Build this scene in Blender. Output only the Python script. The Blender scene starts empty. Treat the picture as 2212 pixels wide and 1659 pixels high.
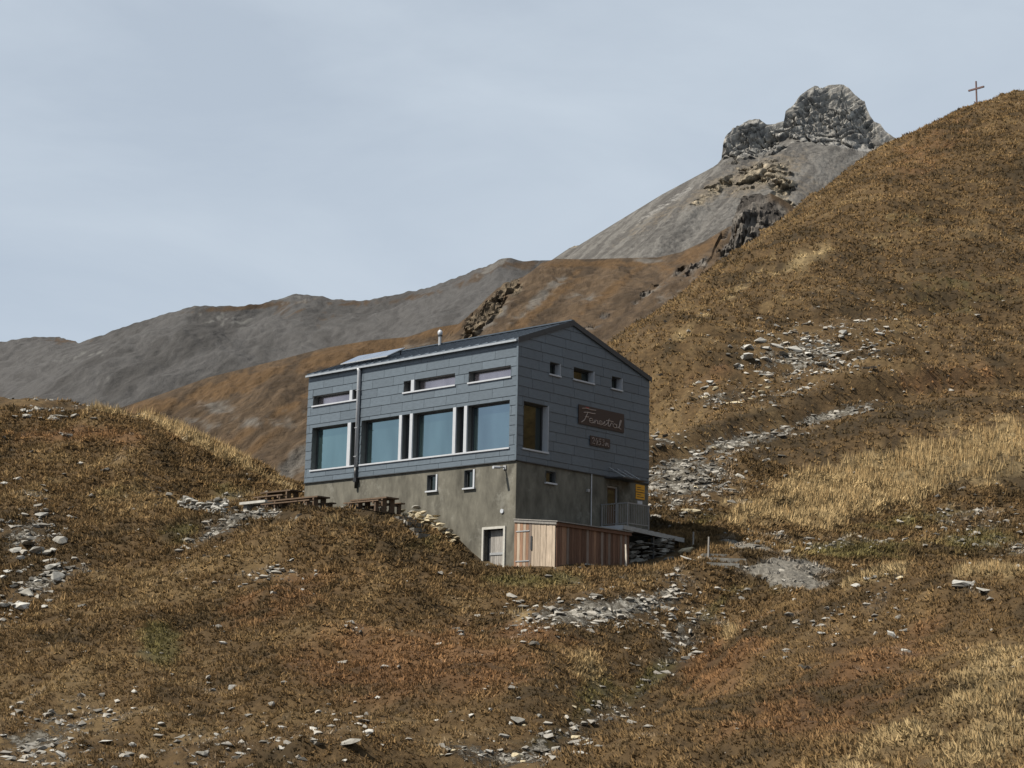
import bpy, math, random
import numpy as np
from mathutils import Vector, Matrix

random.seed(7)
rng = np.random.default_rng(11)
scene = bpy.context.scene
COL = scene.collection
rad = math.radians

# ------------------------------------------------------------------ camera
LENS = 58.0
PITCH, ROLL = rad(10.888), rad(1.2395)
KD = 3264 / 2212.0                       # the pixel notes below are in a 2212 x 1659 frame
FD = LENS / 36.0 * 2212.0
fw = np.array([0, math.cos(PITCH), math.sin(PITCH)])
up0 = np.array([0, -math.sin(PITCH), math.cos(PITCH)])
rt0 = np.array([1.0, 0, 0])
RT = math.cos(ROLL) * rt0 + math.sin(ROLL) * up0
UP = -math.sin(ROLL) * rt0 + math.cos(ROLL) * up0
cd = bpy.data.cameras.new('camera')
cam = bpy.data.objects.new('camera', cd)
COL.objects.link(cam)
cd.sensor_width = 36.0
cd.lens = LENS
cd.clip_start = 0.5
cd.clip_end = 6000
m = Matrix.Identity(4)
for r in range(3):
    m[r][0], m[r][1], m[r][2] = RT[r], UP[r], -fw[r]
cam.matrix_world = m
scene.camera = cam

# ------------------------------------------------------------------ sky, sun, exposure
SUN_EL = rad(50)
SUN_H = np.array([-0.893, -0.450])
SUN_H = SUN_H / np.linalg.norm(SUN_H)
w = bpy.data.worlds.new('World')
scene.world = w
w.use_nodes = True
nt = w.node_tree
nt.nodes.clear()
out = nt.nodes.new('ShaderNodeOutputWorld')
bg = nt.nodes.new('ShaderNodeBackground')
sky = nt.nodes.new('ShaderNodeTexSky')
sky.sky_type = 'NISHITA'
sky.sun_disc = False
sky.sun_elevation = SUN_EL
sky.sun_rotation = math.atan2(SUN_H[0], SUN_H[1])
sky.altitude = 2400
sky.air_density = 1.0
sky.dust_density = 1.2
tc = nt.nodes.new('ShaderNodeTexCoord')
mp = nt.nodes.new('ShaderNodeMapping')
mp.inputs['Scale'].default_value = (1.6, 1.6, 5.0)
mp.inputs['Rotation'].default_value = (0.15, 0.25, 0.3)
nz = nt.nodes.new('ShaderNodeTexNoise')
nz.inputs['Scale'].default_value = 2.2
nz.inputs['Detail'].default_value = 6
nz.inputs['Roughness'].default_value = 0.55
nz.inputs['Distortion'].default_value = 0.4
rmp = nt.nodes.new('ShaderNodeMapRange')
rmp.inputs['From Min'].default_value = 0.30
rmp.inputs['From Max'].default_value = 0.72
rmp.inputs['To Min'].default_value = 0.74
rmp.inputs['To Max'].default_value = 0.97
mx = nt.nodes.new('ShaderNodeMix')
mx.data_type = 'RGBA'
mx.inputs['B'].default_value = (6.75, 7.65, 8.65, 1)       # thin veil of high cloud
L = nt.links.new
L(tc.outputs['Generated'], mp.inputs['Vector'])
L(mp.outputs['Vector'], nz.inputs['Vector'])
L(nz.outputs['Fac'], rmp.inputs['Value'])
L(rmp.outputs['Result'], mx.inputs['Factor'])
L(sky.outputs['Color'], mx.inputs['A'])
L(mx.outputs['Result'], bg.inputs['Color'])
bg.inputs['Strength'].default_value = 0.052
L(bg.outputs['Background'], out.inputs['Surface'])

sd = bpy.data.lights.new('sun', 'SUN')
sd.energy = 5.0
sd.angle = rad(0.9)
sd.color = (1.0, 0.93, 0.82)
sun = bpy.data.objects.new('sun', sd)
COL.objects.link(sun)
sv = Vector((SUN_H[0] * math.cos(SUN_EL), SUN_H[1] * math.cos(SUN_EL), math.sin(SUN_EL)))
sun.rotation_euler = sv.to_track_quat('Z', 'Y').to_euler()
sun.location = (-60, -20, 80)
vs = scene.view_settings
vs.view_transform = 'Standard'
vs.look = 'None'
vs.exposure = 0.75
vs.gamma = 1.0
vs.use_curve_mapping = False


# ------------------------------------------------------------------ pixel helpers (2212-wide frame)
def ray(px, py):
    a = (np.asarray(px, float) - 1106.0) / FD
    b = (829.5 - np.asarray(py, float)) / FD
    return fw + np.multiply.outer(a, RT) + np.multiply.outer(b, UP)


def at(px, py, Y):
    r = ray(px, py)
    return r * (np.asarray(Y, float) / r[..., 1])[..., None]


def proj(P):
    P = np.asarray(P, float)
    dpt = np.maximum(P @ fw, 0.01)
    return 1106.0 + FD * (P @ RT) / dpt, 829.5 - FD * (P @ UP) / dpt


# ------------------------------------------------------------------ noise
def _h(ix, iy, iz, s):
    h = (ix.astype(np.uint32) * np.uint32(374761393) + iy.astype(np.uint32) * np.uint32(668265263)
         + iz.astype(np.uint32) * np.uint32(2246822519) + np.uint32((s * 3266489917) & 0xffffffff))
    h = (h ^ (h >> np.uint32(13))) * np.uint32(1274126177)
    h = (h ^ (h >> np.uint32(16))) * np.uint32(2654435761)
    return h ^ (h >> np.uint32(15))


def perlin(x, y, z=None, s=0):
    x = np.asarray(x, float)
    y = np.asarray(y, float)
    d3 = z is not None
    z = np.asarray(z, float) if d3 else np.zeros_like(x)
    ix, iy, iz = [np.floor(v).astype(np.int64) for v in (x, y, z)]
    fx, fy, fz = x - ix, y - iy, z - iz
    fd = lambda t: t * t * t * (t * (t * 6 - 15) + 10)
    ux, uy, uz = fd(fx), fd(fy), fd(fz)
    res = 0
    for dz in ((0, 1) if d3 else (0,)):
        for dy in (0, 1):
            for dx in (0, 1):
                h = _h(ix + dx, iy + dy, iz + dz, s)
                th = (h & np.uint32(0xffff)) * (2 * np.pi / 65536)
                if d3:
                    cz = ((h >> np.uint32(16)) & np.uint32(0xffff)) * (2.0 / 65535) - 1
                    sz = np.sqrt(np.maximum(0, 1 - cz * cz))
                    g = np.cos(th) * sz * (fx - dx) + np.sin(th) * sz * (fy - dy) + cz * (fz - dz)
                else:
                    g = np.cos(th) * (fx - dx) + np.sin(th) * (fy - dy)
                wt = (ux if dx else 1 - ux) * (uy if dy else 1 - uy)
                if d3:
                    wt = wt * (uz if dz else 1 - uz)
                res = res + wt * g
    return res * 1.5


def fbm(x, y, z=None, s=0, o=4, g=0.5, lac=2.03):
    a, t, k = 1.0, 0, 1.0
    for i in range(o):
        t = t + a * perlin(x * k, y * k, None if z is None else z * k, s + i * 17)
        a *= g
        k *= lac
    return t


def ridged(x, y, z, s=0, o=4, g=0.5):
    a, t, k = 1.0, 0, 1.0
    for i in range(o):
        t = t + a * (1 - 2 * np.abs(perlin(x * k, y * k, z * k, s + i * 17)))
        a *= g
        k *= 2.07
    return t


def worley(x, y, z, s=0):
    """distance to nearest and second nearest point, and a random value of the nearest cell"""
    ix, iy, iz = [np.floor(v).astype(np.int64) for v in (x, y, z)]
    f1 = np.full(np.shape(x), 9.0)
    f2 = np.full(np.shape(x), 9.0)
    rv = np.zeros(np.shape(x))
    for a in (-1, 0, 1):
        for b in (-1, 0, 1):
            for c in (-1, 0, 1):
                h1, h2 = _h(ix + a, iy + b, iz + c, s), _h(ix + a, iy + b, iz + c, s + 7)
                qx = ix + a + (h1 & np.uint32(1023)) / 1023.0
                qy = iy + b + ((h1 >> np.uint32(10)) & np.uint32(1023)) / 1023.0
                qz = iz + c + ((h1 >> np.uint32(20)) & np.uint32(1023)) / 1023.0
                d = np.sqrt((x - qx) ** 2 + (y - qy) ** 2 + (z - qz) ** 2)
                u_ = d < f1
                f2 = np.where(u_, f1, np.minimum(f2, d))
                rv = np.where(u_, (h2 & np.uint32(4095)) / 4095.0, rv)
                f1 = np.where(u_, d, f1)
    return f1, f2, rv


def blocks(X, Y, Z, s):
    """blocky rock relief, about -1 to 1: every cell set forward or back, cracks between"""
    wx = X + .35 * perlin(X * 1.3, Y * 1.3, Z * 1.3, s + 3)
    f1, f2, rv = worley(wx, Y, Z, s)
    return (2 * rv - 1) * sstep(0, .22, f2 - f1) - .5 * (1 - sstep(0, .12, f2 - f1))


def sstep(a, b, x):
    t = np.clip((x - a) / (b - a), 0, 1)
    return t * t * (3 - 2 * t)


def lerp(a, b, t):
    return a + (b - a) * t[..., None]


# ------------------------------------------------------------------ material helpers
MATS = {}
KA = 0.78        # all painted and mineral colours are given a little bright; scale to real albedo


def newmat(name):
    mt = bpy.data.materials.new(name)
    mt.use_nodes = True
    n = mt.node_tree
    b = n.nodes['Principled BSDF']
    MATS[name] = mt
    return mt, n, b


def plain(name, col, rough=0.6, metal=0.0, var=0.15, scale=6.0, bump=0.0, objvar=0.0, stretch=(1, 1, 1), spec=0.5):
    """colour with two octaves of uneven wear, optional per-object shift and fine relief"""
    mt, n, b = newmat(name)
    lk = n.links.new
    t = n.nodes.new('ShaderNodeTexCoord')
    mpn = n.nodes.new('ShaderNodeMapping')
    mpn.inputs['Scale'].default_value = stretch
    lk(t.outputs['Object'], mpn.inputs['Vector'])
    no = n.nodes.new('ShaderNodeTexNoise')
    no.inputs['Scale'].default_value = scale
    no.inputs['Detail'].default_value = 6
    no.inputs['Roughness'].default_value = 0.65
    lk(mpn.outputs['Vector'], no.inputs['Vector'])
    mr = n.nodes.new('ShaderNodeMapRange')
    mr.inputs['From Min'].default_value = 0.3
    mr.inputs['From Max'].default_value = 0.7
    mr.inputs['To Min'].default_value = 1 - var
    mr.inputs['To Max'].default_value = 1 + var
    lk(no.outputs['Fac'], mr.inputs['Value'])
    fac = mr.outputs['Result']
    if objvar:
        oi = n.nodes.new('ShaderNodeObjectInfo')
        m2 = n.nodes.new('ShaderNodeMapRange')
        m2.inputs['To Min'].default_value = 1 - objvar
        m2.inputs['To Max'].default_value = 1 + objvar
        lk(oi.outputs['Random'], m2.inputs['Value'])
        mu = n.nodes.new('ShaderNodeMath')
        mu.operation = 'MULTIPLY'
        lk(fac, mu.inputs[0])
        lk(m2.outputs['Result'], mu.inputs[1])
        fac = mu.outputs['Value']
    vm = n.nodes.new('ShaderNodeVectorMath')
    vm.operation = 'SCALE'
    vm.inputs[0].default_value = [q * KA for q in col[:3]]
    lk(fac, vm.inputs['Scale'])
    lk(vm.outputs['Vector'], b.inputs['Base Color'])
    b.inputs['Roughness'].default_value = rough
    b.inputs['Metallic'].default_value = metal
    b.inputs['Specular IOR Level'].default_value = spec
    if bump:
        bp = n.nodes.new('ShaderNodeBump')
        bp.inputs['Strength'].default_value = 0.6
        bp.inputs['Distance'].default_value = bump
        lk(no.outputs['Fac'], bp.inputs['Height'])
        lk(bp.outputs['Normal'], b.inputs['Normal'])
    return mt


def vcol_mat(name, attr='col', rough=0.95, nscale=3.0, var=0.35, bump=0.15, bscale=1.2, translucent=0.0, spec=0.15, streak=None):
    """surface whose own colour comes from the vertex colour 'attr', with fine procedural grain and relief"""
    mt, n, b = newmat(name)
    lk = n.links.new
    at_ = n.nodes.new('ShaderNodeAttribute')
    at_.attribute_name = attr
    colr = at_.outputs['Color']
    if var:
        t = n.nodes.new('ShaderNodeTexCoord')
        vec = t.outputs['Object']
        if streak:
            a2 = n.nodes.new('ShaderNodeAttribute')
            a2.attribute_name = 'st'
            vec = a2.outputs['Vector']
        no = n.nodes.new('ShaderNodeTexNoise')
        no.inputs['Scale'].default_value = nscale
        no.inputs['Detail'].default_value = 8
        no.inputs['Roughness'].default_value = 0.7
        lk(vec, no.inputs['Vector'])
        mr = n.nodes.new('ShaderNodeMapRange')
        mr.inputs['From Min'].default_value = 0.3
        mr.inputs['From Max'].default_value = 0.7
        mr.inputs['To Min'].default_value = 1 - var
        mr.inputs['To Max'].default_value = 1 + var
        lk(no.outputs['Fac'], mr.inputs['Value'])
        vm = n.nodes.new('ShaderNodeVectorMath')
        vm.operation = 'SCALE'
        lk(colr, vm.inputs[0])
        lk(mr.outputs['Result'], vm.inputs['Scale'])
        colr = vm.outputs['Vector']
        if bump:
            n2 = n.nodes.new('ShaderNodeTexNoise')
            n2.inputs['Scale'].default_value = bscale
            n2.inputs['Detail'].default_value = 8
            n2.inputs['Roughness'].default_value = 0.65
            lk(t.outputs['Object'], n2.inputs['Vector'])
            bp = n.nodes.new('ShaderNodeBump')
            bp.inputs['Strength'].default_value = 1.0
            bp.inputs['Distance'].default_value = bump
            lk(n2.outputs['Fac'], bp.inputs['Height'])
            lk(bp.outputs['Normal'], b.inputs['Normal'])
    lk(colr, b.inputs['Base Color'])
    b.inputs['Roughness'].default_value = rough
    b.inputs['Specular IOR Level'].default_value = spec
    if translucent:
        tr = n.nodes.new('ShaderNodeBsdfTranslucent')
        lk(colr, tr.inputs['Color'])
        ms = n.nodes.new('ShaderNodeMixShader')
        ms.inputs[0].default_value = translucent
        lk(b.outputs[0], ms.inputs[1])
        lk(tr.outputs[0], ms.inputs[2])
        lk(ms.outputs[0], n.nodes['Material Output'].inputs['Surface'])
    return mt


# ------------------------------------------------------------------ mesh helpers
def np_mesh(name, V, F, mat, smooth=False, attrs=None):
    V = np.asarray(V, np.float32)
    F = np.asarray(F, np.int32)
    me = bpy.data.meshes.new(name)
    nf, k = F.shape
    me.vertices.add(len(V))
    me.vertices.foreach_set('co', V.ravel())
    me.loops.add(nf * k)
    me.loops.foreach_set('vertex_index', F.ravel())
    me.polygons.add(nf)
    me.polygons.foreach_set('loop_start', np.arange(0, nf * k, k, dtype=np.int32))
    me.polygons.foreach_set('use_smooth', np.full(nf, smooth))
    me.update(calc_edges=True)
    for an, (kind, data) in (attrs or {}).items():
        a = me.attributes.new(an, kind, 'POINT')
        if kind == 'FLOAT_COLOR':
            d4 = np.ones((len(V), 4), np.float32)
            d4[:, :3] = data
            a.data.foreach_set('color', d4.ravel())
        elif kind == 'FLOAT_VECTOR':
            a.data.foreach_set('vector', np.asarray(data, np.float32).ravel())
    if mat:
        me.materials.append(mat)
    return me


def link(name, me, parent=None, loc=None, rotz=None, kind=None, label=None, cat=None, group=None):
    o = bpy.data.objects.new(name, me)
    COL.objects.link(o)
    if parent is not None:
        o.parent = parent
    if loc is not None:
        o.location = loc
    if rotz is not None:
        o.rotation_euler = (0, 0, rotz)
    for k, v in (('kind', kind), ('label', label), ('category', cat), ('group', group)):
        if v:
            o[k] = v
    return o


def grid_faces(nu, nv):
    i = np.arange(nu * nv).reshape(nv, nu)
    return np.stack([i[:-1, :-1], i[:-1, 1:], i[1:, 1:], i[1:, :-1]], -1).reshape(-1, 4)


class MB:
    """collects boxes / tubes and builds ONE mesh object; coordinates are multiplied by s"""

    def __init__(self, s=1.0):
        self.v, self.f, self.s = [], [], s

    def hexa(self, c):                       # 8 corners: bottom loop 0-3, top loop 4-7
        k = len(self.v)
        self.v += [tuple(q) for q in c]
        for q in ((0, 3, 2, 1), (4, 5, 6, 7), (0, 1, 5, 4), (1, 2, 6, 5), (2, 3, 7, 6), (3, 0, 4, 7)):
            self.f.append(tuple(k + i for i in q))
        return self

    def box(self, x0, x1, y0, y1, z0, z1):
        return self.hexa([(x0, y0, z0), (x1, y0, z0), (x1, y1, z0), (x0, y1, z0),
                          (x0, y0, z1), (x1, y0, z1), (x1, y1, z1), (x0, y1, z1)])

    def bar(self, a, b, w_, h_, upv=(0, 0, 1)):
        a, b = Vector(a), Vector(b)
        t = (b - a).normalized()
        u = Vector(upv)
        sx = t.cross(u)
        if sx.length < 1e-4:
            sx = t.cross(Vector((1, 0, 0)))
        sx.normalize()
        uu = sx.cross(t).normalized()
        c = []
        for p in (a, b):
            for i, j in ((-1, -1), (1, -1), (1, 1), (-1, 1)):
                c.append(p + sx * (i * w_ / 2) + uu * (j * h_ / 2))
        return self.hexa(c)

    def tube(self, pts, r, n=10, cap=True):
        rs = r if isinstance(r, (list, tuple)) else [r] * len(pts)
        pts = [Vector(p) for p in pts]
        k0 = len(self.v)
        for i, p in enumerate(pts):
            t = (pts[min(i + 1, len(pts) - 1)] - pts[max(i - 1, 0)]).normalized()
            sx = t.cross(Vector((0.31, 0.2, 0.93)))
            sx.normalize()
            uu = sx.cross(t)
            for j in range(n):
                a = 2 * math.pi * j / n
                self.v.append(tuple(p + sx * (math.cos(a) * rs[i]) + uu * (math.sin(a) * rs[i])))
        for i in range(len(pts) - 1):
            for j in range(n):
                a, b = k0 + i * n + j, k0 + i * n + (j + 1) % n
                self.f.append((a, b, b + n, a + n))
        if cap:
            self.f.append(tuple(k0 + j for j in range(n))[::-1])
            self.f.append(tuple(k0 + (len(pts) - 1) * n + j for j in range(n)))
        return self

    def mesh(self, name, mat, smooth=False):
        me = bpy.data.meshes.new(name)
        me.from_pydata([tuple(c * self.s for c in q) for q in self.v], [], self.f)
        me.validate()
        if smooth:
            me.polygons.foreach_set('use_smooth', [True] * len(me.polygons))
        if mat:
            me.materials.append(mat)
        return me

    def build(self, name, mat, parent=None, smooth=False, **kw):
        return link(name, self.mesh(name, mat, smooth), parent, **kw)


# ------------------------------------------------------------------ hut frame (fitted to the photograph)
SC = 1.1
N0 = np.array([0.2322, 66.4801, 9.6503]) * SC       # near corner, foot of the cladding
YAW = rad(47.4988)
GV = np.array([math.cos(YAW), math.sin(YAW), 0])    # local X: along the gable
DV = np.array([-math.sin(YAW), math.cos(YAW), 0])   # local Y: along the long wall


def hutw(x, y, z):
    return N0 + SC * (GV * x + DV * y + np.array([0, 0, z]))


# ------------------------------------------------------------------ ground: control points
CP = []


def cp(*pts):
    for a in pts:
        CP.append(at(a[0], a[1], a[2]))


def cw(*pts):
    for a in pts:
        CP.append(np.array(a, float))


# slope in front and gully
cp((0, 1659, 46), (300, 1659, 45), (600, 1659, 44), (900, 1659, 43.5), (1010, 1659, 43),
   (1200, 1659, 41), (1600, 1659, 37), (2000, 1659, 34), (2212, 1659, 33),
   (0, 1450, 58), (300, 1450, 57), (600, 1450, 56), (900, 1450, 56), (1150, 1450, 57), (1370, 1450, 57),
   (1480, 1450, 53), (1800, 1450, 46), (2212, 1450, 43),
   (0, 1270, 70), (300, 1270, 70), (600, 1270, 69), (900, 1290, 67), (1060, 1262, 71), (1200, 1262, 70), (1350, 1262, 71),
   (1100, 1330, 66), (1300, 1350, 65), (1500, 1330, 66),
   (1590, 1370, 60), (1750, 1340, 57), (1950, 1340, 53), (2212, 1330, 51))
# crest of the right-hand spur and the hollow behind it
cp((1690, 1302, 62), (1800, 1268, 62), (1950, 1243, 61), (2080, 1232, 61), (2212, 1222, 62))
for a in ((1800, 1268), (1950, 1243), (2080, 1232), (2212, 1222)):
    q = at(a[0], a[1], 68)
    q[2] -= 0.9
    CP.append(q)
cp((1660, 1240, 73), (1780, 1222, 77), (1900, 1212, 81), (2050, 1195, 84), (2212, 1185, 86))
# foot of shed, hut and terrace
for x, y, z in ((0, 0, -4.3), (0, -2.3, -4.36), (4.7, -2.3, -4.05), (0, 1.2, -4.3), (2.3, -3.6, -4.55), (-1.6, 0.8, -4.5),
                (5.5, -1.6, -3.95), (8.0, -1.0, -3.2), (9.4, -0.6, -2.5), (9.6, 3, -1.9), (9.6, 9, -1.2), (4, 14.4, -1.2),
                (0, 13.2, -1.47), (0, 9, -1.65), (0, 7.6, -1.75), (0, 6.8, -1.86), (0, 5.1, -2.39), (0, 3.2, -3.0), (0, 1.9, -4.0),
                (-3.4, 12.5, -1.75), (-3.3, 9, -1.95), (-2.7, 7.4, -2.02), (-2.1, 5.7, -2.2), (-1.5, 13.5, -1.55), (-4.4, 14, -1.7), (-1.7, 4.0, -2.85), (-2.4, 2.9, -3.7),
                (4, 4, -2.5), (4, 9, -1.8)):
    CP.append(hutw(x, y, z))
cp((1470, 1160, 81), (1420, 1138, 86), (1560, 1195, 77))
# big hillside
cp((1450, 1090, 91), (1600, 1140, 86), (1800, 1150, 90), (2000, 1120, 94), (2212, 1090, 97),
   (1450, 950, 103), (1700, 990, 101), (1900, 950, 105), (2212, 930, 108),
   (1450, 800, 122), (1700, 800, 124), (2000, 800, 126), (2212, 800, 127),
   (1600, 640, 146), (1800, 620, 150), (2000, 600, 154), (2212, 600, 155),
   (1850, 450, 178), (2000, 420, 186), (2212, 405, 190))
sil = [(1370, 782, 124), (1500, 668, 143), (1650, 548, 164), (1740, 481, 177), (1850, 398, 195), (1950, 320, 212), (2050, 258, 226),
       (2110, 233, 231), (2150, 222, 234), (2212, 219, 237)]
cp(*sil)
for a in sil:
    q = at(*a)
    CP.append(q + np.array([-9, 14, -3.5]))
    CP.append(q + np.array([-26, 34, -22]))
# left knoll
kn = [(-150, 868, 103), (0, 873, 102), (120, 880, 101), (240, 893, 99), (350, 935, 97), (440, 978, 95), (530, 1026, 93), (600, 1052, 92)]
cp(*kn)
for a in kn:
    q = at(*a)
    CP.append(q + np.array([3, 8, -1.6]))
    CP.append(q + np.array([10, 26, -13]))
cp((0, 1000, 92), (200, 1000, 91), (400, 1020, 91), (0, 1130, 80), (250, 1130, 80), (430, 1100, 84), (540, 1090, 86))
# beyond the frame and under the camera
cp((-500, 1659, 47), (-500, 1450, 60), (-500, 1000, 95), (2800, 1659, 31), (2800, 1400, 44), (2800, 1210, 63), (2800, 800, 128),
   (2800, 500, 175), (2800, 230, 235))
cw((75, 70, 17), (105, 60, 36), (120, 100, 60), (112, 30, 27), (62, 30, 7), (150, 80, 62), (0, 0, -1.7), (-15, 5, -2.6), (15, 5, -1.2), (0, 20, -3.6), (-20, 22, -4.6), (18, 20, -2.5), (-40, 15, -5), (40, 15, 0.5), (0, -12, -0.5))
CP = np.array(CP)


def tps_fit(P, lam=0.6):
    n = len(P)
    r2 = ((P[:, None, :2] - P[None, :, :2]) ** 2).sum(-1)
    K = 0.5 * r2 * np.log(r2 + 1e-9) + lam * np.eye(n)
    A = np.zeros((n + 3, n + 3))
    A[:n, :n] = K
    A[:n, n] = 1
    A[:n, n + 1:] = P[:, :2]
    A[n:, :n] = A[:n, n:].T
    return np.linalg.solve(A, np.r_[P[:, 2], 0, 0, 0])


TW = tps_fit(CP)


def tps(x, y):
    x = np.asarray(x, float)
    y = np.asarray(y, float)
    z = TW[-3] + TW[-2] * x + TW[-1] * y
    for k in range(len(CP)):
        r2 = (x - CP[k, 0]) ** 2 + (y - CP[k, 1]) ** 2
        z = z + TW[k] * 0.5 * r2 * np.log(r2 + 1e-9)
    return z


gx = np.concatenate([np.arange(-75, 92, 0.45), np.arange(92, 165, 2.0)])
gy = np.concatenate([np.arange(-14, 34, 1.2), np.arange(34, 98, 0.32), np.arange(98, 150, 0.55), np.arange(150, 292, 0.8)])
GX, GY = np.meshgrid(gx, gy)
Z0 = tps(GX, GY)


def poly_dist(X, Y, pts):
    """distance to a polyline and signed side (positive = farther from the camera)"""
    best = np.full(X.shape, 1e9)
    side = np.zeros(X.shape)
    for a, b in zip(pts[:-1], pts[1:]):
        dx, dy = b[0] - a[0], b[1] - a[1]
        l2 = dx * dx + dy * dy
        t = np.clip(((X - a[0]) * dx + (Y - a[1]) * dy) / l2, 0, 1)
        ex, ey = X - a[0] - t * dx, Y - a[1] - t * dy
        d_ = np.hypot(ex, ey)
        cr = (dx * ey - dy * ex) / math.sqrt(l2)
        u_ = d_ < best
        best = np.where(u_, d_, best)
        side = np.where(u_, cr, side)
    return best, side


def bil(Zg, x, y):
    fx = np.clip(np.interp(x, gx, np.arange(len(gx))), 0, len(gx) - 1.001)
    fy = np.clip(np.interp(y, gy, np.arange(len(gy))), 0, len(gy) - 1.001)
    i, j = fx.astype(int), fy.astype(int)
    a, b = fx - i, fy - j
    return (Zg[j, i] * (1 - a) * (1 - b) + Zg[j, i + 1] * a * (1 - b) + Zg[j + 1, i] * (1 - a) * b + Zg[j + 1, i + 1] * a * b)


def hit(px, py, Zg, y0=28.0, y1=285.0):
    """first point of the ground seen through a pixel; NaN where the ray misses"""
    px = np.atleast_1d(np.asarray(px, float))
    py = np.atleast_1d(np.asarray(py, float))
    r = ray(px, py)
    r = r / r[:, 1:2]
    Ys = np.concatenate([np.arange(y0, 110, 0.2), np.arange(110, y1, 0.6)])
    res = np.full((len(px), 3), np.nan)
    done = np.zeros(len(px), bool)
    for Yv in Ys:
        P = r * Yv
        u_ = (~done) & (P[:, 2] <= bil(Zg, P[:, 0], P[:, 1]))
        res[u_] = P[u_]
        done |= u_
        if done.all():
            break
    return res


# distance outside the hut (metres, local frame) so that relief dies out at the walls
LXg = ((GX - N0[0]) * GV[0] + (GY - N0[1]) * GV[1]) / SC
LYg = ((GX - N0[0]) * DV[0] + (GY - N0[1]) * DV[1]) / SC
hd = np.hypot(np.maximum(np.maximum(-LXg, LXg - 8.8), 0), np.maximum(np.maximum(-2.3 - LYg, LYg - 13.1), 0)) * SC
calm = sstep(0.3, 5.0, hd)
# eroded bank above the stony scar on the hillside
scar_px = [(1420, 985), (1500, 948), (1588, 925), (1666, 908), (1743, 886), (1821, 860), (1937, 850), (2015, 830), (2093, 820), (2212, 812)]
sp = hit([a[0] for a in scar_px], [a[1] for a in scar_px], Z0)
scar = [(q[0], q[1]) for q in sp]
sdist, sside = poly_dist(GX, GY, scar)
sgn = np.where(sside > 0, 1.0, -1.0)
bank = 0.95 * np.tanh(sgn * sdist / 0.5) * np.exp(-sdist / 3.5)
relief = (0.55 * fbm(GX / 11, GY / 11, s=3, o=3) + 0.30 * fbm(GX / 3.1, GY / 3.1, s=5, o=3) + 0.20 * fbm(GX / 1.15, GY / 1.15, s=9, o=2))
far = sstep(85, 130, GY) * sstep(-5, 20, GX)
ph = (Z0 + 1.6 * fbm(GX / 16, GY / 16, s=21, o=3)) / 1.9
sawt = (ph - np.floor(ph))
terr = (sstep(0.0, 0.25, sawt) - sawt) * 1.15 * (0.4 + 0.6 * sstep(-0.2, 0.4, fbm(GX / 9, GY / 9, s=31, o=2)))
ph2 = (Z0 + 0.5 * fbm(GX / 6, GY / 6, s=22, o=3)) / 0.8
saw2 = ph2 - np.floor(ph2)
terr2 = (sstep(0.0, 0.3, saw2) - saw2) * 0.30
gul_px = [(1570, 1285), (1500, 1345), (1440, 1425), (1370, 1505), (1250, 1575), (1080, 1650), (1000, 1700)]
gq = hit([a[0] for a in gul_px], [min(a[1], 1657) for a in gul_px], Z0)
gdist, _s = poly_dist(GX, GY, [(q[0], q[1]) for q in gq])
gully = -1.0 * np.exp(-(gdist / 1.9) ** 2) + .45 * np.exp(-((gdist - 4.2) / 2.0) ** 2) * (_s < 0)
ZG = Z0 + gully * calm + relief * (0.12 + 0.88 * calm) + bank + terr * far + terr2 * calm * (1 - far)


# ------------------------------------------------------------------ what grows where (ground colours in linear albedo)
def blob(px, py, L_):
    v = np.zeros(np.shape(px))
    for (cx, cy, rx, ry, an, st) in L_:
        c, s_ = math.cos(rad(an)), math.sin(rad(an))
        dx, dy = px - cx, -(py - cy)
        a, b = (dx * c + dy * s_) / rx, (-dx * s_ + dy * c) / ry
        v = np.maximum(v, st * np.exp(-(a * a + b * b)))
    return v


ROCK = [(1480, 1030, 140, 70, 8, 1.0), (1600, 955, 150, 28, 14, .9), (1300, 1320, 230, 40, 6, 1.0), (1470, 1380, 90, 45, 45, .75), (1380, 1500, 90, 20, 45, .6), (1200, 1590, 130, 26, 28, .8), (1820, 720, 160, 60, 0, .5),
        (60, 1150, 90, 50, 20, .8), (90, 1260, 110, 45, 30, .8), (100, 1590, 190, 70, 15, .75), (500, 1620, 300, 45, 8, .55), (1740, 770, 170, 60, 5, .80), (1700, 830, 160, 40, 8, .55), (1850, 690, 110, 22, 10, .55), (1560, 858, 90, 22, 5, .75), (1700, 850, 120, 24, 10, .5),
        (1780, 900, 150, 15, 14, 1.0), (1560, 960, 150, 26, 14, .85), (1470, 1020, 85, 40, 5, .95), (1450, 1085, 60, 26, 0, .8),
        (1430, 955, 40, 14, 12, .8),
        (1330, 1315, 170, 32, 8, 1.0), (1440, 1290, 90, 40, 30, .9), (1450, 1400, 70, 40, 40, .55), (1250, 1580, 130, 22, 25, .75), (1100, 1640, 140, 30, 10, .85),
        (1010, 1630, 60, 40, 0, .8), (1400, 1480, 50, 16, 45, .5),
        (40, 1165, 60, 35, 20, .75), (70, 1265, 80, 28, 35, .85), (20, 1310, 60, 30, 40, .7), (120, 880, 90, 12, -3, .6),
        (60, 1590, 120, 60, 20, .6), (450, 1640, 150, 35, 10, .5), (700, 1600, 100, 30, 30, .45), (340, 1500, 40, 12, 10, .4),
        (600, 1240, 90, 18, 10, .6), (500, 1250, 60, 14, 20, .5), (480, 1140, 100, 28, 25, .85), (470, 1090, 50, 12, 20, .8), (560, 1112, 90, 12, 0, .8),
        (1770, 1335, 90, 20, 15, .45), (1900, 1295, 60, 30, 40, .6), (2100, 1275, 60, 16, -10, .75),
        (2100, 1120, 130, 40, 8, .55), (2180, 1190, 90, 26, 5, .6), (1800, 1170, 130, 20, 0, .5), (1660, 1160, 90, 18, 0, .45)]
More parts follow.
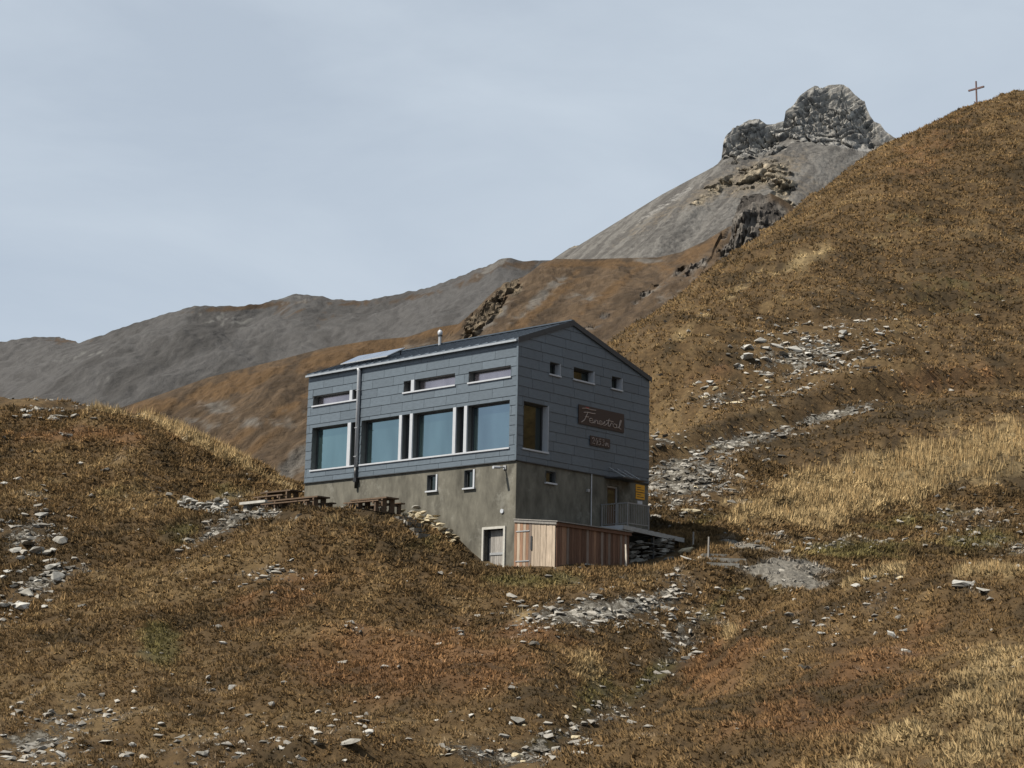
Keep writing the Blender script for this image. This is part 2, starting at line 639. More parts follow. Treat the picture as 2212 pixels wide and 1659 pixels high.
GRAVEL = [(1690, 1235, 120, 32, -5, 1.0), (1600, 1175, 90, 12, -15, .7), (560, 1114, 120, 8, 0, .9), (900, 1118, 80, 7, 0, .6), (1780, 1262, 60, 16, 10, .7)]
STRAW = [(1900, 1040, 300, 70, 14, 1.05), (1640, 1100, 120, 30, 20, .7), (2150, 1600, 200, 60, 25, .7), (2120, 970, 160, 50, 12, .95), (1720, 1095, 120, 30, 10, .7), (1800, 1120, 90, 30, 30, .7),
         (1730, 565, 80, 16, 22, .85), (1600, 620, 130, 18, 38, .45), (1500, 700, 90, 14, 40, .5), (1880, 1245, 110, 16, 14, .8), (2150, 1232, 130, 14, 4, .8),
         (2150, 1480, 190, 90, 30, .7), (1950, 1600, 200, 50, 25, .6), (1700, 1640, 120, 30, 15, .45), (1260, 1440, 60, 40, 0, .55), (1580, 1370, 30, 30, 40, .65),
         (1120, 1325, 40, 18, 0, .55), (770, 1125, 130, 14, 0, .5), (720, 1150, 40, 20, 0, .4), (440, 960, 240, 14, -27, .75), (230, 890, 60, 8, -8, .6), (2180, 1010, 100, 40, 10, .8),
         (1080, 1215, 60, 8, 0, .7), (1640, 780, 60, 14, 25, .4)]
GREEN = [(2060, 640, 220, 90, 10, .42), (1960, 480, 120, 60, 30, .35), (1400, 1470, 90, 26, 48, .8), (1250, 1540, 110, 26, 35, .6), (1560, 1300, 60, 22, 40, .6), (1180, 1600, 90, 24, 28, .6),
         (1850, 1190, 170, 30, 0, .8), (350, 1390, 50, 60, 30, .9), (390, 1150, 70, 36, 20, .7), (470, 1060, 130, 30, 0, .45), (1130, 1250, 150, 26, 0, .65),
         (1280, 1500, 90, 50, 20, .6), (1620, 1270, 120, 50, 20, .5), (1950, 1130, 180, 30, 8, .6), (2120, 1170, 140, 50, 5, .65), (870, 1180, 130, 40, 0, .5), (1520, 1120, 60, 26, 0, .6),
         (200, 1060, 150, 30, 0, .35), (1600, 560, 60, 18, 40, .3), (1640, 420, 80, 30, 40, .3)]
RUST = [(1800, 1480, 350, 90, 25, .6), (900, 1430, 330, 90, 0, .8), (600, 1300, 200, 60, 20, .55), (1560, 1430, 150, 80, 40, .7), (1750, 1560, 300, 60, 20, .6), (200, 940, 260, 30, 0, .5),
        (1150, 1370, 160, 30, -5, .7), (2000, 1360, 150, 40, 20, .5), (2050, 820, 200, 40, 8, .55), (1550, 800, 100, 30, 20, .45), (2000, 330, 180, 80, 35, .4)]
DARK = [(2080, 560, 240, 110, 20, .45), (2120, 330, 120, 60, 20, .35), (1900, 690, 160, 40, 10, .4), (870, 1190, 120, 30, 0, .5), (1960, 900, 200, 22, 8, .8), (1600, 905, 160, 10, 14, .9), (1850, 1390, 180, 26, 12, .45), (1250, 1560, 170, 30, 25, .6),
        (560, 1560, 260, 40, 10, .35), (1440, 1440, 50, 60, 30, .6), (1350, 1240, 120, 14, 0, .5), (980, 1210, 40, 30, 0, .6), (1500, 1370, 80, 50, 30, .6), (100, 1210, 140, 60, 20, .5)]
C_ = lambda *a: np.array(a)
GRASS_DK, GRASS_BR, GRASS_OC = C_(.078, .054, .027), C_(.145, .093, .043), C_(.215, .146, .069)
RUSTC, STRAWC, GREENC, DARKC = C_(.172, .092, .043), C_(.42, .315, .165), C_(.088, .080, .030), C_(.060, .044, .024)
ROCKC, ROCKW, GRAVC = C_(.215, .200, .175), C_(.42, .405, .37), C_(.225, .213, .192)


ALB = 0.56


def cover(x, y, z, bare=True):
    """albedo and masks for ground points"""
    px, py = proj(np.stack([x, y, z], -1))
    nl, nm, ns = fbm(x / 9, y / 9, s=41, o=3), fbm(x / 2.3, y / 2.3, s=43, o=3), fbm(x / 0.7, y / 0.7, s=47, o=3)
    jit = 0.55 * nm + 0.3 * ns + 0.15 * nl
    k = np.clip(0.5 + 0.55 * nl + 0.45 * nm + 0.35 * ns, 0, 1)
    col = lerp(np.broadcast_to(GRASS_DK, k.shape + (3,)), GRASS_BR, sstep(0, .55, k))
    col = lerp(col, GRASS_OC, sstep(.55, 1.0, k))
    mr = sstep(.25, .7, blob(px, py, RUST) + .5 * jit)
    col = lerp(col, RUSTC * (0.75 + 0.5 * k)[..., None], mr * .8)
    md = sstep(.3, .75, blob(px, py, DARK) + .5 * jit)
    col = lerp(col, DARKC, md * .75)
    mg = sstep(.3, .75, blob(px, py, GREEN) + .45 * jit)
    col = lerp(col, GREENC * (0.7 + 0.6 * k)[..., None], mg * .8)
    ms = sstep(.3, .7, blob(px, py, STRAW) + .45 * jit)
    col = lerp(col, STRAWC * (0.7 + 0.5 * k)[..., None], ms * .8)
    bk = blob(px, py, ROCK)
    mk = sstep(.40, .72, bk + .95 * jit)
    ws = sstep(-.2, .35, ns)
    if bare:
        col = lerp(col, ROCKC, mk * .6)
    mv = sstep(.3, .75, blob(px, py, GRAVEL) + .5 * jit)
    if bare:
        col = lerp(col, GRAVC, mv)
    return col * ALB, dict(rust=mr, dark=md, green=mg, straw=ms, rock=mk, gravel=mv, px=px, py=py)


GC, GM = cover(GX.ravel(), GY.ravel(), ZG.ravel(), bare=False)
V = np.stack([GX, GY, ZG], -1).reshape(-1, 3)


def ground_mat():
    mt, n, b = newmat('ground')
    lk = n.links.new
    N = n.nodes.new

    def noise(scale, detail=8, rough=.65):
        q = N('ShaderNodeTexNoise')
        q.inputs['Scale'].default_value = scale
        q.inputs['Detail'].default_value = detail
        q.inputs['Roughness'].default_value = rough
        lk(tc_.outputs['Object'], q.inputs['Vector'])
        return q.outputs['Fac']

    def mrange(v, a, b_, c, d_, smooth=False):
        q = N('ShaderNodeMapRange')
        if smooth:
            q.interpolation_type = 'SMOOTHSTEP'
        for k_, val in zip(('From Min', 'From Max', 'To Min', 'To Max'), (a, b_, c, d_)):
            q.inputs[k_].default_value = val
        lk(v, q.inputs['Value'])
        return q.outputs['Result']

    def math_(op, a, b_):
        q = N('ShaderNodeMath')
        q.operation = op
        for k_, v in enumerate((a, b_)):
            if isinstance(v, (int, float)):
                q.inputs[k_].default_value = v
            else:
                lk(v, q.inputs[k_])
        return q.outputs['Value']
    tc_ = N('ShaderNodeTexCoord')
    a1, a2 = N('ShaderNodeAttribute'), N('ShaderNodeAttribute')
    a1.attribute_name, a2.attribute_name = 'col', 'rk'
    sp_ = N('ShaderNodeSeparateColor')
    lk(a2.outputs['Color'], sp_.inputs['Color'])
    veg = N('ShaderNodeVectorMath')
    veg.operation = 'SCALE'
    lk(a1.outputs['Color'], veg.inputs[0])
    lk(mrange(noise(3.0), .3, .7, .36, .98), veg.inputs['Scale'])
    # stones: two sizes of cells, each cell with its own grey
    vo = N('ShaderNodeTexVoronoi')
    vo.inputs['Scale'].default_value = 3.2
    vo2 = N('ShaderNodeTexVoronoi')
    vo2.inputs['Scale'].default_value = 7.5
    for q in (vo, vo2):
        lk(tc_.outputs['Object'], q.inputs['Vector'])
    s1, s2 = N('ShaderNodeSeparateColor'), N('ShaderNodeSeparateColor')
    lk(vo.outputs['Color'], s1.inputs['Color'])
    lk(vo2.outputs['Color'], s2.inputs['Color'])
    g_ = math_('ADD', math_('MULTIPLY', s1.outputs['Red'], .55), math_('MULTIPLY', s2.outputs['Red'], .45))
    rp = N('ShaderNodeValToRGB')
    lk(g_, rp.inputs['Fac'])
    e = rp.color_ramp.elements
    e[0].position, e[0].color = .12, (.045, .040, .032, 1)
    e[1].position, e[1].color = .97, (.24, .228, .20, 1)
    q = e.new(.5)
    q.color = (.080, .072, .058, 1)
    tot = math_('ADD', math_('MULTIPLY', sp_.outputs['Red'], .8), math_('MULTIPLY', math_('SUBTRACT', noise(1.1, 10, .8), .5), 1.9))
    mk_ = mrange(tot, .50, .64, 0, 1, True)
    mx_ = N('ShaderNodeMix')
    mx_.data_type = 'RGBA'
    lk(mk_, mx_.inputs['Factor'])
    lk(veg.outputs['Vector'], mx_.inputs['A'])
    lk(rp.outputs['Color'], mx_.inputs['B'])
    gv = N('ShaderNodeMix')
    gv.data_type = 'RGBA'
    grv = N('ShaderNodeVectorMath')
    grv.operation = 'SCALE'
    grv.inputs[0].default_value = (.102, .094, .080)
    lk(mrange(math_('ADD', math_('MULTIPLY', s2.outputs['Green'], .5), math_('MULTIPLY', noise(6), .5)), .2, .8, .55, 1.45), grv.inputs['Scale'])
    lk(mrange(math_('ADD', sp_.outputs['Green'], math_('MULTIPLY', math_('SUBTRACT', noise(2.0, 8, .7), .5), .8)), .4, .55, 0, 1, True), gv.inputs['Factor'])
    lk(mx_.outputs['Result'], gv.inputs['A'])
    lk(grv.outputs['Vector'], gv.inputs['B'])
    lk(gv.outputs['Result'], b.inputs['Base Color'])
    b.inputs['Roughness'].default_value = .95
    b.inputs['Specular IOR Level'].default_value = .15
    bp = N('ShaderNodeBump')
    bp.inputs['Strength'].default_value = 1.0
    bp.inputs['Distance'].default_value = .14
    hb = math_('ADD', noise(2.2), math_('MULTIPLY', math_('MULTIPLY', s1.outputs['Red'], mk_), .7))
    lk(hb, bp.inputs['Height'])
    lk(bp.outputs['Normal'], b.inputs['Normal'])
    return mt


M_ground = ground_mat()
RKA = np.stack([np.clip(blob(GM['px'], GM['py'], ROCK), 0, 1), GM['gravel'], 0 * GM['gravel']], -1)
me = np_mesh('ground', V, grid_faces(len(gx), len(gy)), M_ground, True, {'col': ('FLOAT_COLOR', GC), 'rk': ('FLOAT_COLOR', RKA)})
link('ground', me, kind='structure', label='brown autumn alpine hillside with gully, stony patches and knoll', cat='hillside')

# ------------------------------------------------------------------ ridges behind


def pchip(xq, xs, ys):
    return np.interp(xq, xs, ys)


def ridge(name, pts, down, prof, tlen, nu, nv, disp, colour, mat, back=60.0, label='', base=None, gain=.5, smooth=False):
    pts = np.array(pts, float)
    s_ = np.r_[0, np.cumsum(np.hypot(np.diff(pts[:, 0]), np.diff(pts[:, 1])))]
    u = np.linspace(0, s_[-1], nu)
    px, py, Yr = [np.interp(u, s_, pts[:, k]) for k in range(3)]
    R = at(px, py, Yr)
    kr = np.exp(-.5 * (np.arange(-60, 61) / 22.0) ** 2)
    kr /= kr.sum()
    pyb = py if base is None else np.maximum(np.interp(px, *zip(*base)), py)
    Rb = at(px, pyb, Yr)
    cl = R[:, 2] - Rb[:, 2]
    Rs = np.stack([np.convolve(np.pad(Rb[:, k], 60, mode='reflect', reflect_type='odd'), kr, 'valid') for k in range(3)], 1)
    t = np.r_[np.linspace(-1, 0, 10)[:-1], np.linspace(0, 1, nv) ** 1.25]
    T, U = np.meshgrid(t, np.arange(nu), indexing='ij')
    Rr = R[U]
    wsm = sstep(0, .16, T) * sstep(0, 1, (T * tlen > cl[U] * 1.1).astype(float))
    Rr = Rr + (Rs[U] - Rb[U]) * wsm[..., None]
    dv = np.array(down, float)
    dv = dv / np.linalg.norm(dv)
    tt = np.where(T < 0, T * back, T * tlen)
    hor, drop = prof(np.maximum(tt, 0), px[U], cl[U])
    hor = np.where(T < 0, tt, hor)
    drop = np.where(T < 0, -tt * 0.8, drop)
    P = np.empty(T.shape + (3,))
    P[..., 0] = Rr[..., 0] + dv[0] * hor
    P[..., 1] = Rr[..., 1] + dv[1] * hor
    P[..., 2] = Rr[..., 2] - drop
    st = np.stack([U * np.linalg.norm(np.diff(R, axis=0), axis=1).mean(), tt, 0 * tt], -1)
    st[..., 0] += 9 * fbm(P[..., 0] / 45, P[..., 1] / 45, s=131, o=3) + 2 * fbm(P[..., 0] / 9, P[..., 1] / 9, s=132, o=2)
    P = P + disp(P, T, px[U], py[U], st)
    qx, qy = proj(P)
    col = colour(P, qx, qy, st) * gain
    me_ = np_mesh(name, P.reshape(-1, 3), grid_faces(nu, len(t)), mat, smooth,
                  {'col': ('FLOAT_COLOR', col.reshape(-1, 3)), 'st': ('FLOAT_VECTOR', (st * [1, .42, 1]).reshape(-1, 3))})
    return link(name, me_, kind='structure', label=label, cat='mountain')


SCREE, SCREED, SCREEL, TAN = C_(.175, .170, .168), C_(.120, .115, .112), C_(.30, .295, .28), C_(.24, .205, .155)
RGRASS = C_(.150, .090, .042)
RBROWN = C_(.105, .072, .044)


def down_noise(P, d_):
    n = np.zeros(P.shape)
    n[..., 2] = d_
    return n


# far grey ridge
def profC(t, px, py):
    return t * math.cos(rad(31)), t * math.sin(rad(31))


def dispC(P, T, px, py, st):
    a = sstep(0, .12, np.abs(T))
    z = 5.0 * a * fbm(P[..., 0] / 60, P[..., 1] / 60, s=61, o=4) + 0.5 * a * fbm(st[..., 0] / 9, st[..., 1] / 60, s=62, o=3) + .6 * fbm(P[..., 0] / 5, P[..., 1] / 5, s=63, o=2)
    return down_noise(P, z)


def colC(P, px, py, st):
    n = fbm(st[..., 0] / 30, st[..., 1] / 90, s=64, o=4)
    n2 = fbm(st[..., 0] / 5, st[..., 1] / 9, s=65, o=3)
    c = lerp(np.broadcast_to(SCREED, n.shape + (3,)), SCREE, sstep(-.5, .5, n + .3 * n2))
    g = blob(px, py, [(540, 662, 150, 8, 5, .9), (620, 668, 60, 20, 0, .5), (150, 735, 70, 8, 0, .7), (760, 655, 60, 10, 0, .7), (560, 845, 150, 26, 25, .6), (1050, 585, 90, 16, 30, .7),
                      (1120, 572, 60, 16, 0, .8), (900, 640, 120, 9, 12, .6), (700, 690, 60, 30, 0, .35)])
    c = lerp(c, RGRASS * .85, sstep(.35, .7, g + .35 * n2) * .75)
    k = blob(px, py, [(180, 765, 100, 14, 10, .55), (480, 690, 90, 20, -10, .6), (640, 650, 50, 14, 0, .5), (430, 880, 140, 14, 15, .5), (220, 820, 120, 20, 0, .4), (1060, 578, 50, 10, 30, .8)])
    return lerp(c, SCREEL, sstep(.45, .75, k + .45 * n2) * .7)


M_scree = vcol_mat('scree', nscale=0.35, var=0.28, bump=1.2, bscale=0.25, streak=True)
ridge('far_ridge', [(-260, 790, 800), (-120, 760, 810), (0, 738, 820), (70, 728, 820), (130, 728, 820), (172, 741, 800), (250, 712, 800), (350, 680, 800), (420, 661, 800), (470, 661, 800), (530, 661, 800),
                    (580, 652, 810), (640, 635, 820), (680, 638, 820), (720, 647, 815), (780, 650, 810), (850, 637, 800), (930, 620, 790), (1000, 595, 780), (1035, 578, 770), (1060, 572, 765),
                    (1085, 558, 760), (1105, 557, 760), (1130, 565, 760), (1200, 560, 760), (1320, 590, 760)],
      (-.25, -1), profC, 190, 560, 110, dispC, colC, M_scree, gain=.30, smooth=True, label='long grey scree ridge below the sky at left')


# high rocky peak
def cliff(t, cl, steep, slp):
    a = np.minimum(t, cl / math.sin(rad(steep)))
    b = np.maximum(t - a, 0)
    return a * math.cos(rad(steep)) + b * math.cos(rad(slp)), a * math.sin(rad(steep)) + b * math.sin(rad(slp))


def profD(t, px, cl):
    return cliff(t, cl, 64, 34)


def rockD(px, py, P):
    nn = fbm(P[..., 0] / 9, P[..., 1] / 9, P[..., 2] / 9, s=70, o=3)
    k = blob(px, py, [(1795, 230, 130, 66, 0, 1.3), (1740, 260, 60, 40, 20, 1.1), (1622, 295, 80, 50, 10, 1.25), (1880, 280, 46, 34, -30, 1.0), (1920, 305, 30, 14, -30, .9), (1780, 300, 150, 14, -8, .9),
                      (1640, 375, 80, 30, 20, .85), (1560, 400, 70, 16, 30, .75), (1690, 400, 34, 40, 0, .9), (1700, 440, 30, 16, 0, .8), (1520, 430, 40, 12, 30, .7), (1240, 528, 16, 8, 30, .8)])
    return sstep(.35, .7, k + .35 * nn)


def dispD(P, T, px, py, st):
    qx, qy = proj(P)
    rk = rockD(qx, qy, P)
    X, Y, Z = P[..., 0], P[..., 1], P[..., 2]
    rgh = sstep(-.35, .45, fbm(X / 18, Y / 18, Z / 18, s=79, o=2))
    d = 5.6 * blocks(X / 17, Y / 17, Z / 22, 71) + (.6 + 2.2 * rgh) * blocks(X / 6.5, Y / 6.5, Z / 9, 73) + (.2 + .8 * rgh) * blocks(X / 2.6, Y / 2.6, Z / 3.4, 74) + 2.5 * fbm(X / 30, Y / 30, Z / 30, s=72, o=2)
    bed = (Z - .55 * X + 3.5 * fbm(X / 25, Y / 25, Z / 25, s=76, o=2)) / 5.0
    d = d * .8 + 2.4 * ((bed - np.floor(bed)) ** 1.5 - .4)
    n = np.zeros(P.shape)
    e = sstep(0, .05, np.abs(T)) * .85 + .15
    n[..., 1] = -d * rk * e * 1.1
    n[..., 0] = -d * rk * .35 * e
    n[..., 2] = rk * ((.4 + .9 * rgh) * blocks(X / 4, Y / 4, Z / 6, 75)) * (.5 + .5 * e) + (1 - rk) * (.7 * fbm(st[..., 0] / 14, st[..., 1] / 90, s=77, o=3) + .5 * fbm(X / 4, Y / 4, s=78, o=3)) * sstep(0, .1, np.abs(T))
    return n


def colD(P, px, py, st):
    rk = rockD(px, py, P)
    n = fbm(st[..., 0] / 12, st[..., 1] / 70, s=81, o=4)
    n2 = fbm(P[..., 0] / 4, P[..., 1] / 4, P[..., 2] / 4, s=82, o=3)
    c = lerp(np.broadcast_to(C_(.125, .118, .110), n.shape + (3,)), C_(.215, .205, .19), sstep(-.5, .6, n + .5 * n2))
    tanm = blob(px, py, [(1640, 380, 120, 40, 20, .9), (1540, 410, 90, 26, 30, .8), (1420, 470, 150, 20, 32, .5), (1740, 410, 60, 60, 0, .45), (1840, 370, 80, 30, -10, .4)])
    c = lerp(c, C_(.215, .180, .138), sstep(.3, .7, tanm + .3 * n2) * .75)
    pale = blob(px, py, [(1790, 306, 110, 8, -11, 1.0), (1880, 325, 60, 8, -11, .9), (1700, 292, 40, 10, 10, .6), (1440, 440, 180, 10, 33, .5)])
    c = lerp(c, C_(.42, .41, .39), sstep(.4, .7, pale + .25 * n2) * .8)
    rc = lerp(np.broadcast_to(C_(.25, .243, .23), n.shape + (3,)), C_(.48, .46, .42), sstep(-.4, .5, n2))
    bed = (P[..., 2] - .55 * P[..., 0] + 3.5 * fbm(P[..., 0] / 25, P[..., 1] / 25, P[..., 2] / 25, s=76, o=2)) / 5.0
    rc = rc * (.7 + .6 * (bed - np.floor(bed)))[..., None]
    low = sstep(330, 360, py)
    rc = lerp(rc, rc * C_(1.0, .88, .70), low)
    return lerp(c, rc, rk)


M_peak = vcol_mat('peak_rock', nscale=0.45, var=0.3, bump=1.0, bscale=0.35, streak=True)
ridge('rocky_peak', [(1150, 590, 1000), (1200, 556, 1000), (1240, 529, 1002), (1250, 530, 1002), (1330, 481, 1008), (1430, 420, 1016), (1540, 361, 1025), (1563, 345, 1028), (1564, 318, 1030), (1567, 294, 1030), (1585, 276, 1032),
                     (1600, 270, 1034), (1618, 259, 1036), (1640, 256, 1038), (1655, 268, 1040), (1670, 268, 1042), (1693, 261, 1044), (1697, 240, 1048), (1712, 228, 1050), (1728, 206, 1052), (1745, 193, 1055), (1760, 186, 1056), (1775, 190, 1058), (1790, 183, 1060),
                     (1820, 182, 1060), (1834, 190, 1058), (1848, 205, 1056), (1868, 220, 1054), (1874, 238, 1052), (1880, 250, 1050), (1888, 262, 1050), (1900, 266, 1048), (1912, 282, 1046), (1930, 296, 1044), (1950, 308, 1042), (2000, 345, 1040), (2080, 400, 1040)],
      (-.45, -.9), profD, 290, 700, 230, dispD, colD, M_peak, back=50, gain=.46, base=[(1150, 590), (1200, 556), (1330, 481), (1430, 420), (1540, 361), (1600, 336), (1690, 316), (1760, 312), (1830, 320), (1900, 332), (1950, 336), (2000, 356), (2080, 405)], label='grey rocky peak with scree flanks in the distance')


# brown middle ridge behind the hut
def profB(t, px, cl):
    return cliff(t, cl, 62, 32)


def rockB(px, py, P):
    nn = fbm(P[..., 0] / 5, P[..., 1] / 5, P[..., 2] / 5, s=90, o=3)
    k = blob(px, py, [(1630, 470, 60, 70, 10, 1.3), (1680, 500, 80, 60, -20, 1.2), (1600, 550, 70, 50, 40, 1.0), (1100, 622, 30, 20, 20, 1.2), (1065, 665, 60, 20, 52, 1.1), (1020, 710, 50, 22, 50, 1.0),
                      (1300, 690, 60, 12, 35, .6), (1230, 720, 40, 10, 30, .5), (1420, 620, 90, 14, 35, .6), (1500, 580, 70, 20, 40, .6), (1420, 690, 60, 24, 40, .5)])
    return sstep(.4, .7, k + .4 * nn)


def dispB(P, T, px, py, st):
    qx, qy = proj(P)
    rk = rockB(qx, qy, P)
    X, Y, Z = P[..., 0], P[..., 1], P[..., 2]
    e = sstep(0, .05, np.abs(T))
    d = 2.0 * blocks(X / 7, Y / 7, Z / 11, 91) + 1.2 * blocks(X / 2.6, Y / 2.6, Z / 3.6, 92) + .7 * blocks(X / 1.3, Y / 1.3, Z / 1.7, 97) + 1.2 * fbm(X / 12, Y / 12, Z / 12, s=98, o=2)
    n = np.zeros(P.shape)
    n[..., 1] = -d * rk * (.2 + .8 * e)
    n[..., 0] = -.35 * d * rk
    n[..., 2] = rk * .7 * blocks(X / 2.2, Y / 2.2, Z / 3, 93) + (1 - rk) * e * (1.0 * fbm(st[..., 0] / 14, st[..., 1] / 60, s=94, o=3) + .8 * fbm(X / 9, Y / 9, s=95, o=3) + .25 * fbm(X / 1.8, Y / 1.8, s=96, o=2))
    return n


def colB(P, px, py, st):
    rk = rockB(px, py, P)
    n = fbm(st[..., 0] / 6, st[..., 1] / 40, s=101, o=4)
    n2 = fbm(P[..., 0] / 3, P[..., 1] / 3, P[..., 2] / 3, s=102, o=3)
    c = lerp(np.broadcast_to(RBROWN * .8, n.shape + (3,)), RBROWN * 1.35, sstep(-.5, .5, n + .4 * n2))
    g = blob(px, py, [(950, 715, 70, 14, 12, 1), (750, 765, 190, 24, 14, 1.0), (480, 840, 140, 26, 20, 1.0), (330, 880, 80, 20, 10, 1), (620, 880, 200, 18, 32, .75), (560, 960, 90, 14, 40, .6), (1300, 570, 160, 10, 0, .95),
                      (1230, 600, 120, 10, 35, .7), (1150, 680, 170, 12, 38, .9), (1330, 620, 150, 14, 38, .6), (1500, 545, 90, 16, 30, .85), (1420, 650, 120, 12, 38, .5), (640, 1060, 40, 12, 0, .9)])
    c = lerp(c, RGRASS, sstep(.35, .7, g + .3 * n + .2 * n2) * .85)
    s = blob(px, py, [(470, 880, 60, 22, 0, .7), (560, 910, 130, 22, 0, .6), (450, 920, 80, 30, 0, .5), (640, 1000, 90, 30, 35, .85), (1170, 640, 90, 14, 42, .85), (1060, 690, 80, 22, 45, .7), (1400, 563, 40, 8, 0, .8),
                      (1570, 575, 60, 18, 45, .95), (1380, 720, 110, 30, 40, .6), (1260, 640, 60, 20, 0, .5), (1450, 640, 90, 30, 40, .45), (900, 745, 60, 10, 10, .5), (700, 800, 50, 12, 0, .4)])
    c = lerp(c, C_(.19, .178, .16), sstep(.35, .75, s + .35 * n2) * .8)
    rc = lerp(np.broadcast_to(C_(.11, .098, .088), n.shape + (3,)), C_(.26, .235, .205), sstep(-.4, .5, n2))
    tanm = sstep(1250, 1100, px)
    rc = lerp(rc, rc * C_(1.25, 1.1, .85), tanm)
    return lerp(c, rc, rk)


M_mid = vcol_mat('mid_slope', nscale=0.8, var=0.4, bump=0.5, bscale=0.7, streak=True)
ridge('brown_ridge', [(60, 960, 318), (160, 915, 324), (245, 886, 330), (330, 858, 336), (450, 815, 342), (600, 778, 348), (700, 752, 352), (800, 735, 356), (880, 728, 360), (940, 708, 363), (990, 700, 366), (1025, 672, 368), (1050, 645, 369), (1075, 622, 370),
                      (1105, 607, 371), (1130, 598, 372), (1150, 585, 373), (1170, 568, 374), (1200, 559, 375), (1260, 560, 377), (1330, 558, 378), (1420, 556, 378), (1470, 545, 376), (1520, 522, 372), (1560, 498, 368), (1578, 488, 365),
                      (1592, 455, 362), (1605, 432, 360), (1625, 418, 358), (1655, 413, 357), (1690, 430, 356), (1742, 465, 356), (1800, 505, 356), (1900, 570, 356)],
      (-.32, -.95), profB, 210, 680, 170, dispB, colB, M_mid, back=40, gain=.43, base=[(60, 0), (1520, 0), (1560, 512), (1600, 556), (1650, 580), (1700, 570), (1742, 545), (1800, 540), (1900, 575)], label='brown and grey ridge with rock outcrops rising behind the hut')


# ------------------------------------------------------------------ stones
def rock_variant(k, npts=16, flat=0.65):
    r = random.Random(100 + k)
    import bmesh
    bm = bmesh.new()
    for i in range(npts):
        a = Vector((r.gauss(0, 1), r.gauss(0, 1), r.gauss(0, 1))).normalized() * (0.38 + 0.14 * r.random())
        bm.verts.new((a.x * (1.15 + .2 * r.random()), a.y, a.z * flat))
    res = bmesh.ops.convex_hull(bm, input=bm.verts[:])
    for g_ in res.get('geom_interior', []):
        if isinstance(g_, bmesh.types.BMVert) and g_.is_valid:
            bm.verts.remove(g_)
    bmesh.ops.triangulate(bm, faces=bm.faces[:])
    me_ = bpy.data.meshes.new('stone')
    bm.to_mesh(me_)
    bm.free()
    return me_


M_stone = plain('stone_grey', (.24, .23, .205), rough=.9, var=.3, scale=3, bump=.03, objvar=.35, spec=.2)
M_stone_w = plain('stone_white', (.37, .36, .33), rough=.9, var=.25, scale=3, bump=.03, objvar=.25, spec=.2)
M_stone_c = plain('stone_cream', (.42, .36, .245), rough=.9, var=.22, scale=3, bump=.03, objvar=.2, spec=.2)
M_stone_d = plain('stone_dark', (.12, .112, .097), rough=.9, var=.3, scale=3, bump=.03, objvar=.3, spec=.2)
SMAT = dict(g=M_stone, w=M_stone_w, c=M_stone_c, d=M_stone_d)
SV = {}
for key, mt in SMAT.items():
    for k in range(7):
        me_ = rock_variant(k, 13 + k % 3 * 3, .55 + .06 * (k % 4))
        me_.materials.append(mt)
        SV[key, k] = me_


def put_stone(name, px, py, size, mk='g', flat=1.0, label=None, group=None, P=None, parent=None, sink=.22, rot=None, wide=1.0):
    if P is None:
        P = hit([px], [py], ZG)[0]
        if np.isnan(P[0]):
            return None
        P[2] = bil(ZG, P[0:1], P[1:2])[0]
    o = link(name, SV[mk, random.randrange(7)], parent, label=label, cat='stone' if label else None, group=group)
    o.rotation_euler = (random.uniform(-.25, .25), random.uniform(-.25, .25), random.uniform(0, 6.28) if rot is None else rot)
    o.scale = (size * random.uniform(.9, 1.2) * wide, size * random.uniform(.75, 1.0), size * random.uniform(.8, 1.05) * flat)
    o.location = (P[0], P[1], P[2] + size * flat * (.24 - sink))
    return o


# big single stones the photograph shows
for px, py, sz, mk, fl, wd, lab in (
        (1495, 1107, 1.05, 'c', .55, 1.35, 'large pale cream boulder in the grass right of the hut'),
        (2085, 1266, .8, 'w', .8, 1.1, 'broad pale grey rock slab on the right-hand spur'),
        (2126, 1280, .55, 'g', .8, 1.15, 'long low grey rock beside the pale slab on the spur'),
        (1945, 1252, .5, 'c', .7, 1.0, 'small cream stone on the crest of the right spur'),
        (1500, 865, 1.1, 'c', .5, 1.3, 'largest cream boulder of the pale group right of the gable'),
        (1118, 1562, .62, 'g', 1.0, 1.0, 'upright grey stone on the mound at the bottom centre'),
        (500, 1490, .42, 'w', .9, 1.0, 'lone white stone in brown grass, lower left of centre'),
        (290, 1497, .42, 'w', .6, 1.4, 'forked white stone below the green patch at left'),
        (745, 1607, .6, 'g', .6, 1.4, 'slanted grey slab stone near the bottom edge'),
        (785, 1560, .5, 'w', .6, 1.3, 'pale slanted stone above the grey slab at the bottom'),
        (130, 1635, .5, 'w', .9, 1.0, 'white block stone at the lower left edge of the slope'),
        (60, 1185, .9, 'g', .6, 1.4, 'grey outcrop stone at the left edge below the knoll'),
        (40, 1040, .6, 'g', .7, 1.0, 'grey stone high on the left knoll flank'),
        (10, 1048, .45, 'w', .8, 1.0, 'bright white stone at the left edge of the frame'),
        (95, 1050, .5, 'g', .8, 1.2, 'pale leaning stone beside the grey stone on the knoll'),
        (155, 1100, .55, 'd', .7, 1.3, 'bluish dark stone in grass on the left slope'),
        (480, 1394, .34, 'w', .8, 1.0, 'single pale stone in the middle of the left slope'),
        (1925, 1378, .4, 'w', 1.5, .6, 'thin upright pale stone on the right spur'),
        (1630, 1345, .34, 'w', .8, 1.0, 'bright round stone at the edge of the gully'),
        (950, 1085, .3, 'w', .9, 1.0, 'small white stone against the concrete wall near the terrace')):
    put_stone('boulder', px, py, sz, mk, fl, lab, wide=wd)

